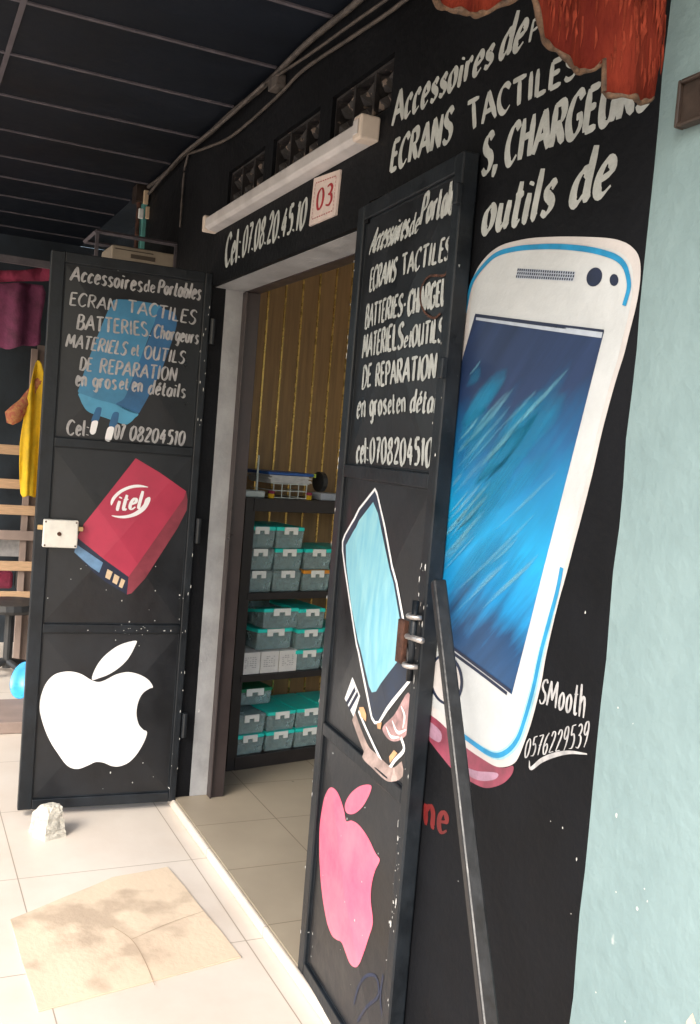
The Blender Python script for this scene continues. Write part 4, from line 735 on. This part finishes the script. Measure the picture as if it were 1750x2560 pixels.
for k, nm in enumerate(('left', 'middle', 'right')):
    ca, sa = math.cos(SA), math.sin(SA); y = .052+k*.100-.03
    t = thing('carton', 'small white printed carton, %s of three on the middle shelf' % nm, 'carton', (SROOT[0]-.012*ca-y*sa, SROOT[1]-.012*sa+y*ca, SROOT[2]+.4365), SA, 'white cartons on the middle shelf')
    boxobj('box_body', 'carton', t, -.2, 0, -.048, .048, 0, .100, bevel=.002)
    bm = BM()
    for i in range(6):
        for j in range(5):
            if random.random() < .8: y_ = -.032+j*.013; z_ = .03+i*.009; box(bm, .0003, .0009, y_, y_+random.uniform(.005, .011), z_, z_+.003)
    obj('printed_text', bm, 'ink', t)
def onshelf(name, lab, cat, y, x=-.1, rz=0):
    ca, sa = math.cos(SA), math.sin(SA); return thing(name, lab, cat, (SROOT[0]+x*ca-y*sa, SROOT[1]+x*sa+y*ca, SROOT[2]+1.2385), SA+rz)
t = onshelf('router', 'small white router with two upright antennas on the top shelf', 'router', .005)
boxobj('router_body', 'glass', t, -.08, .04, -.055, .055, 0, .03, bevel=.006)
for y in (-.045, .03):
    bm = BM(); tube(bm, [(.0, y, .031), (.005, y-.004, .19)], [.006, .004], 8); obj('antenna', bm, 'glass', t)
t = onshelf('paper_tray', 'wire tray piled with papers and a blue folder on the top shelf', 'tray', .185)
bm = BM()
for y in (-.09, -.045, 0, .045, .09):
    tube(bm, [(.05, y, .002), (.05, y, .07)], .0022, 6)
for z in (.004, .036, .068): tube(bm, [(.05, -.092, z), (.05, .092, z)], .0022, 6); tube(bm, [(-.15, -.092, z), (.05, -.092, z)], .0022, 6); tube(bm, [(-.15, .092, z), (.05, .092, z)], .0022, 6)
obj('wire_frame', bm, 'glass', t); bm = BM()
for k in range(6): box(bm, -.15+random.uniform(-.01, 0), .045+random.uniform(-.006, .004), -.11+random.uniform(-.012, .012), .11+random.uniform(-.012, .012), .0705+k*.006, .0755+k*.006)
obj('papers', bm, 'paper', t); boxobj('folder', 'blue', t, -.16, .055, -.125, .125, .107, .122, bevel=.005)
boxobj('lime_edge', mat('lime_tab', (.45, .62, .08), .5, .1, 10), t, .03, .056, .1255, .134, .105, .122)
for y in (-.10, .105):
    bm = BM(); lathe(bm, [(.0, .001), (.02, .001), (.022, .03), (.017, .035), (0, .036)], (.03, y, 0), 14)
    ca, sa = math.cos(SA), math.sin(SA)
    tt = thing('ink_pot', 'small magenta and yellow pot at the %s end of the wire tray' % ('left' if y < 0 else 'right'), 'pot', t.location+Vector(((.05)*ca-y*sa, (.05)*sa+y*ca, 0)), SA)
    bm.free(); bm = BM(); lathe(bm, [(.0, .001), (.014, .001), (.015, .02), (0, .0205)], (0, 0, 0), 14); obj('pot_body', bm, 'yellow', tt)
    bm = BM(); lathe(bm, [(0, .021), (.016, .021), (.016, .034), (0, .035)], (0, 0, 0), 14); obj('pot_cap', bm, 'magenta', tt)
t = onshelf('tape_dispenser', 'grey tape dispenser with a dark upright roll on the top shelf', 'tape dispenser', .40)
boxobj('base', 'greyline', t, -.04, .05, -.04, .06, 0, .035, bevel=.005); bm = BM(); tube(bm, [(0, -.03, .085), (0, -.005, .085)], .048, 18); obj('roll', bm, 'blackplastic', t)

# ------------------------------------------------------------------ far left: neighbour's frontage behind the open leaf
t = thing('end_wall', 'dark navy wall closing the far end of the porch', 'wall'); boxobj('wall_face', 'navywall', t, -3.35, -3.25, -2.4, .4, -.01, 2.7895)
SE = Surf(1)
bm = BM()
t2 = thing('neighbour_front', 'dark navy shop front beyond the corner post', 'wall'); boxobj('wall_face', 'navywall', t2, -3.249, -1.262, .16, .26, -.01, 2.9); boxobj('fascia', 'navywall', t2, -3.249, X_L-.001, .0005, .1595, 2.79, 2.85)
t = thing('corner_post', 'narrow teal painted post with a dark pipe at the far end of the black wall', 'post', (-1.29, 0, 0))
boxobj('post', 'tealpost', t, -.04, .025, -.02, .055, 0, 2.70, bevel=.004); bm = BM(); tube(bm, [(.0, -.036, .05), (.0, -.036, 2.72)], .011, 10); obj('pipe', bm, 'rust', t)
boxobj('post_head', 'darkwood', t, -.06, .04, -.06, .07, 2.701, 2.784)
t = thing('connector_block', 'cluster of beige wiring connectors hanging at the corner post head', 'connector', (-1.22, -.02, 2.66))
for k, (y, z, h) in enumerate(((0, .02, .07), (.015, -.05, .06), (-.02, -.055, .05))): boxobj('connector', 'cream' if k < 2 else 'clip', t, 0, .02, y-.012, y+.012, z, z+h, bevel=.004)
# bracket with the beige unit above the leaf
t = thing('wall_bracket', 'thin steel wall bracket carrying the beige unit above the left leaf', 'bracket', (-.6, 0, 0))
bm = BM()
for a, b in (((0, -.36, 2.385), (0, -.001, 2.385)), ((-.28, -.36, 2.385), (-.28, -.001, 2.385)), ((0, -.36, 2.385), (-.28, -.36, 2.385)), ((0, -.355, 2.27), (0, -.355, 2.38)), ((0, -.004, 2.26), (0, -.004, 2.38)), ((0, -.355, 2.275), (-.25, -.44, 2.28))): tube(bm, [a, b], .010, 4)
obj('bracket_bars', bm, 'strip', t)
boxobj('arm', 'strip', t, -.7, -.68, -.74, -.40, 2.30, 2.335)
t = thing('beige_unit', 'beige ventilated metal unit sitting on the wall bracket', 'air conditioner', (-.62, 0, 2.275))
boxobj('casing', 'beige', t, -.24, .0, -.285, -.004, 0, .070, bevel=.006); boxobj('grille_slot', 'slot', t, .0005, .003, -.20, -.09, .022, .040)
boxobj('grille_slot', 'slot', t, .0005, .003, -.27, -.10, .052, .056)
# slatted rack, cloths, stool, bowl
t = thing('slatted_rack', 'tall light pine slatted rack behind the left door leaf', 'rack', (-2.6, -.40, 0))
for z, m_ in ((1.36, 'pine'), (1.147, 'pine'), (.984, 'pine'), (.824, 'mat_pink'), (.629, 'pine'), (.437, 'pine')): boxobj('slat', m_, t, -.01, .012, -.45, .35, z-.030, z+.030, bevel=.003)
for y in (-.45, .06, .33): boxobj('upright', 'mat_pink', t, -.05, -.011, y-.018, y+.018, 0, 2.0 if y > 0 else 1.5)
boxobj('back_board', 'mat_pink', t, -.06, -.051, .08, .5, .0, 2.03)
t = thing('stacked_goods', 'grey and red goods stacked behind the lower rack slats', 'goods', (-2.75, -.42, 0))
boxobj('carton', 'ink', t, 0, .08, -.3, .1, .68, .80); boxobj('red_bag', 'magenta', t, 0, .08, -.1, .04, .47, .58, bevel=.02); boxobj('dark_bag', 'blackplastic', t, 0, .08, .05, .2, .47, .60, bevel=.02)
def cloth(name, data, x, m, lab, cat, amp=.02, parent=None, fr=60):
    pts = pairs(data); lo_y, hi_y = min(p[0] for p in pts), max(p[0] for p in pts); bm = BM()
    bm.faces.new([bm.verts.new((0, p.x, p.y)) for p in smoothline(pts, 3, True)]).normal_update()
    bmesh.ops.triangulate(bm, faces=bm.faces)
    for k in range(1, 16):
        bmesh.ops.bisect_plane(bm, geom=bm.verts[:]+bm.edges[:]+bm.faces[:], plane_co=(0, lo_y+(hi_y-lo_y)*k/16, 0), plane_no=(0, 1, 0), dist=1e-6)
    zc = sum(p[1] for p in pts)/len(pts)
    for v in bm.verts: v.co.x = amp*math.sin(v.co.y*fr+v.co.z*3)+amp*.5*math.sin(v.co.y*fr*2.3+1)
    o = obj(name, bm, m, parent, smooth=True, solid=.004); o.location.x = x if not parent else 0
    if lab: tag(o, lab, cat)
    return o
cloth('yellow_cloth', DATA['yellow'], -2.5, 'yellow', 'bright yellow cloth hanging down the pine rack', 'cloth')
t = thing('magenta_awning', 'magenta and mauve cloth awning hanging high beside the left leaf', 'awning', (-2.3, 0, 0))
cloth('awning_top', DATA['magenta_top'], 0, 'magenta', None, None, .012, t, 25); cloth('awning_drop', DATA['magenta_low'], 0, 'mauve', None, None, .03, t, 22)
t = thing('patterned_scarf', 'red and gold patterned scarf bunched beside the yellow cloth', 'scarf', (-2.53, -.395, 1.55))
bm = BM(); rnd = random.Random(3); tube(bm, [(rnd.uniform(-.02, .02), .14-.028*k+rnd.uniform(-.01, .01), .33-.045*k) for k in range(9)], [.02, .03, .028, .034, .03, .036, .05, .055, .02], 9)
obj('scarf_cloth', bm, mat('red_gold_print', (.50, .30, .10), .8, .2, 45, col2=(.36, .02, .05)), t, smooth=True)
t = thing('stool', 'dark round stool with a splayed base beside the pine rack', 'stool', (-2.3, -.43, 0))
bm = BM(); lathe(bm, [(0, .40), (.17, .40), (.185, .42), (.18, .455), (0, .465)], (0, 0, 0), 26); obj('seat', bm, 'blackplastic', t)
bm = BM(); tube(bm, [(0, 0, .05), (0, 0, .40)], .027, 12); obj('column', bm, 'blackplastic', t)
for k in range(4):
    a = .5+k*math.pi/2; bm = BM(); tube(bm, [(0, 0, .09), (.14*math.cos(a), .14*math.sin(a), .06), (.21*math.cos(a), .21*math.sin(a), .012)], [.022, .018, .012], 8); obj('leg', bm, 'blackplastic', t)
t = thing('blue_bowl', 'bright blue plastic bowl standing on edge behind the left leaf', 'bowl', (-1.72, -.36, .105))
bm = BM(); lathe(bm, [(.0, .0), (.05, .004), (.085, .03), (.10, .06), (.103, .062), (.098, .062), (.082, .034), (.05, .008), (0, .005)], (0, 0, 0), 30)
bmesh.ops.transform(bm, matrix=Matrix.Rotation(1.2, 4, 'X') @ Matrix.Rotation(.5, 4, 'Y'), verts=bm.verts); obj('bowl_shell', bm, 'bowl', t, smooth=True)
bm = BM(); box(bm, -1.55, -1.12, -.85, -.2, .0015, .06); tag(obj('floor_plank', bm, 'mat_pink', None, .004), 'low pinkish wooden plank step on the tiles behind the left leaf', 'plank')
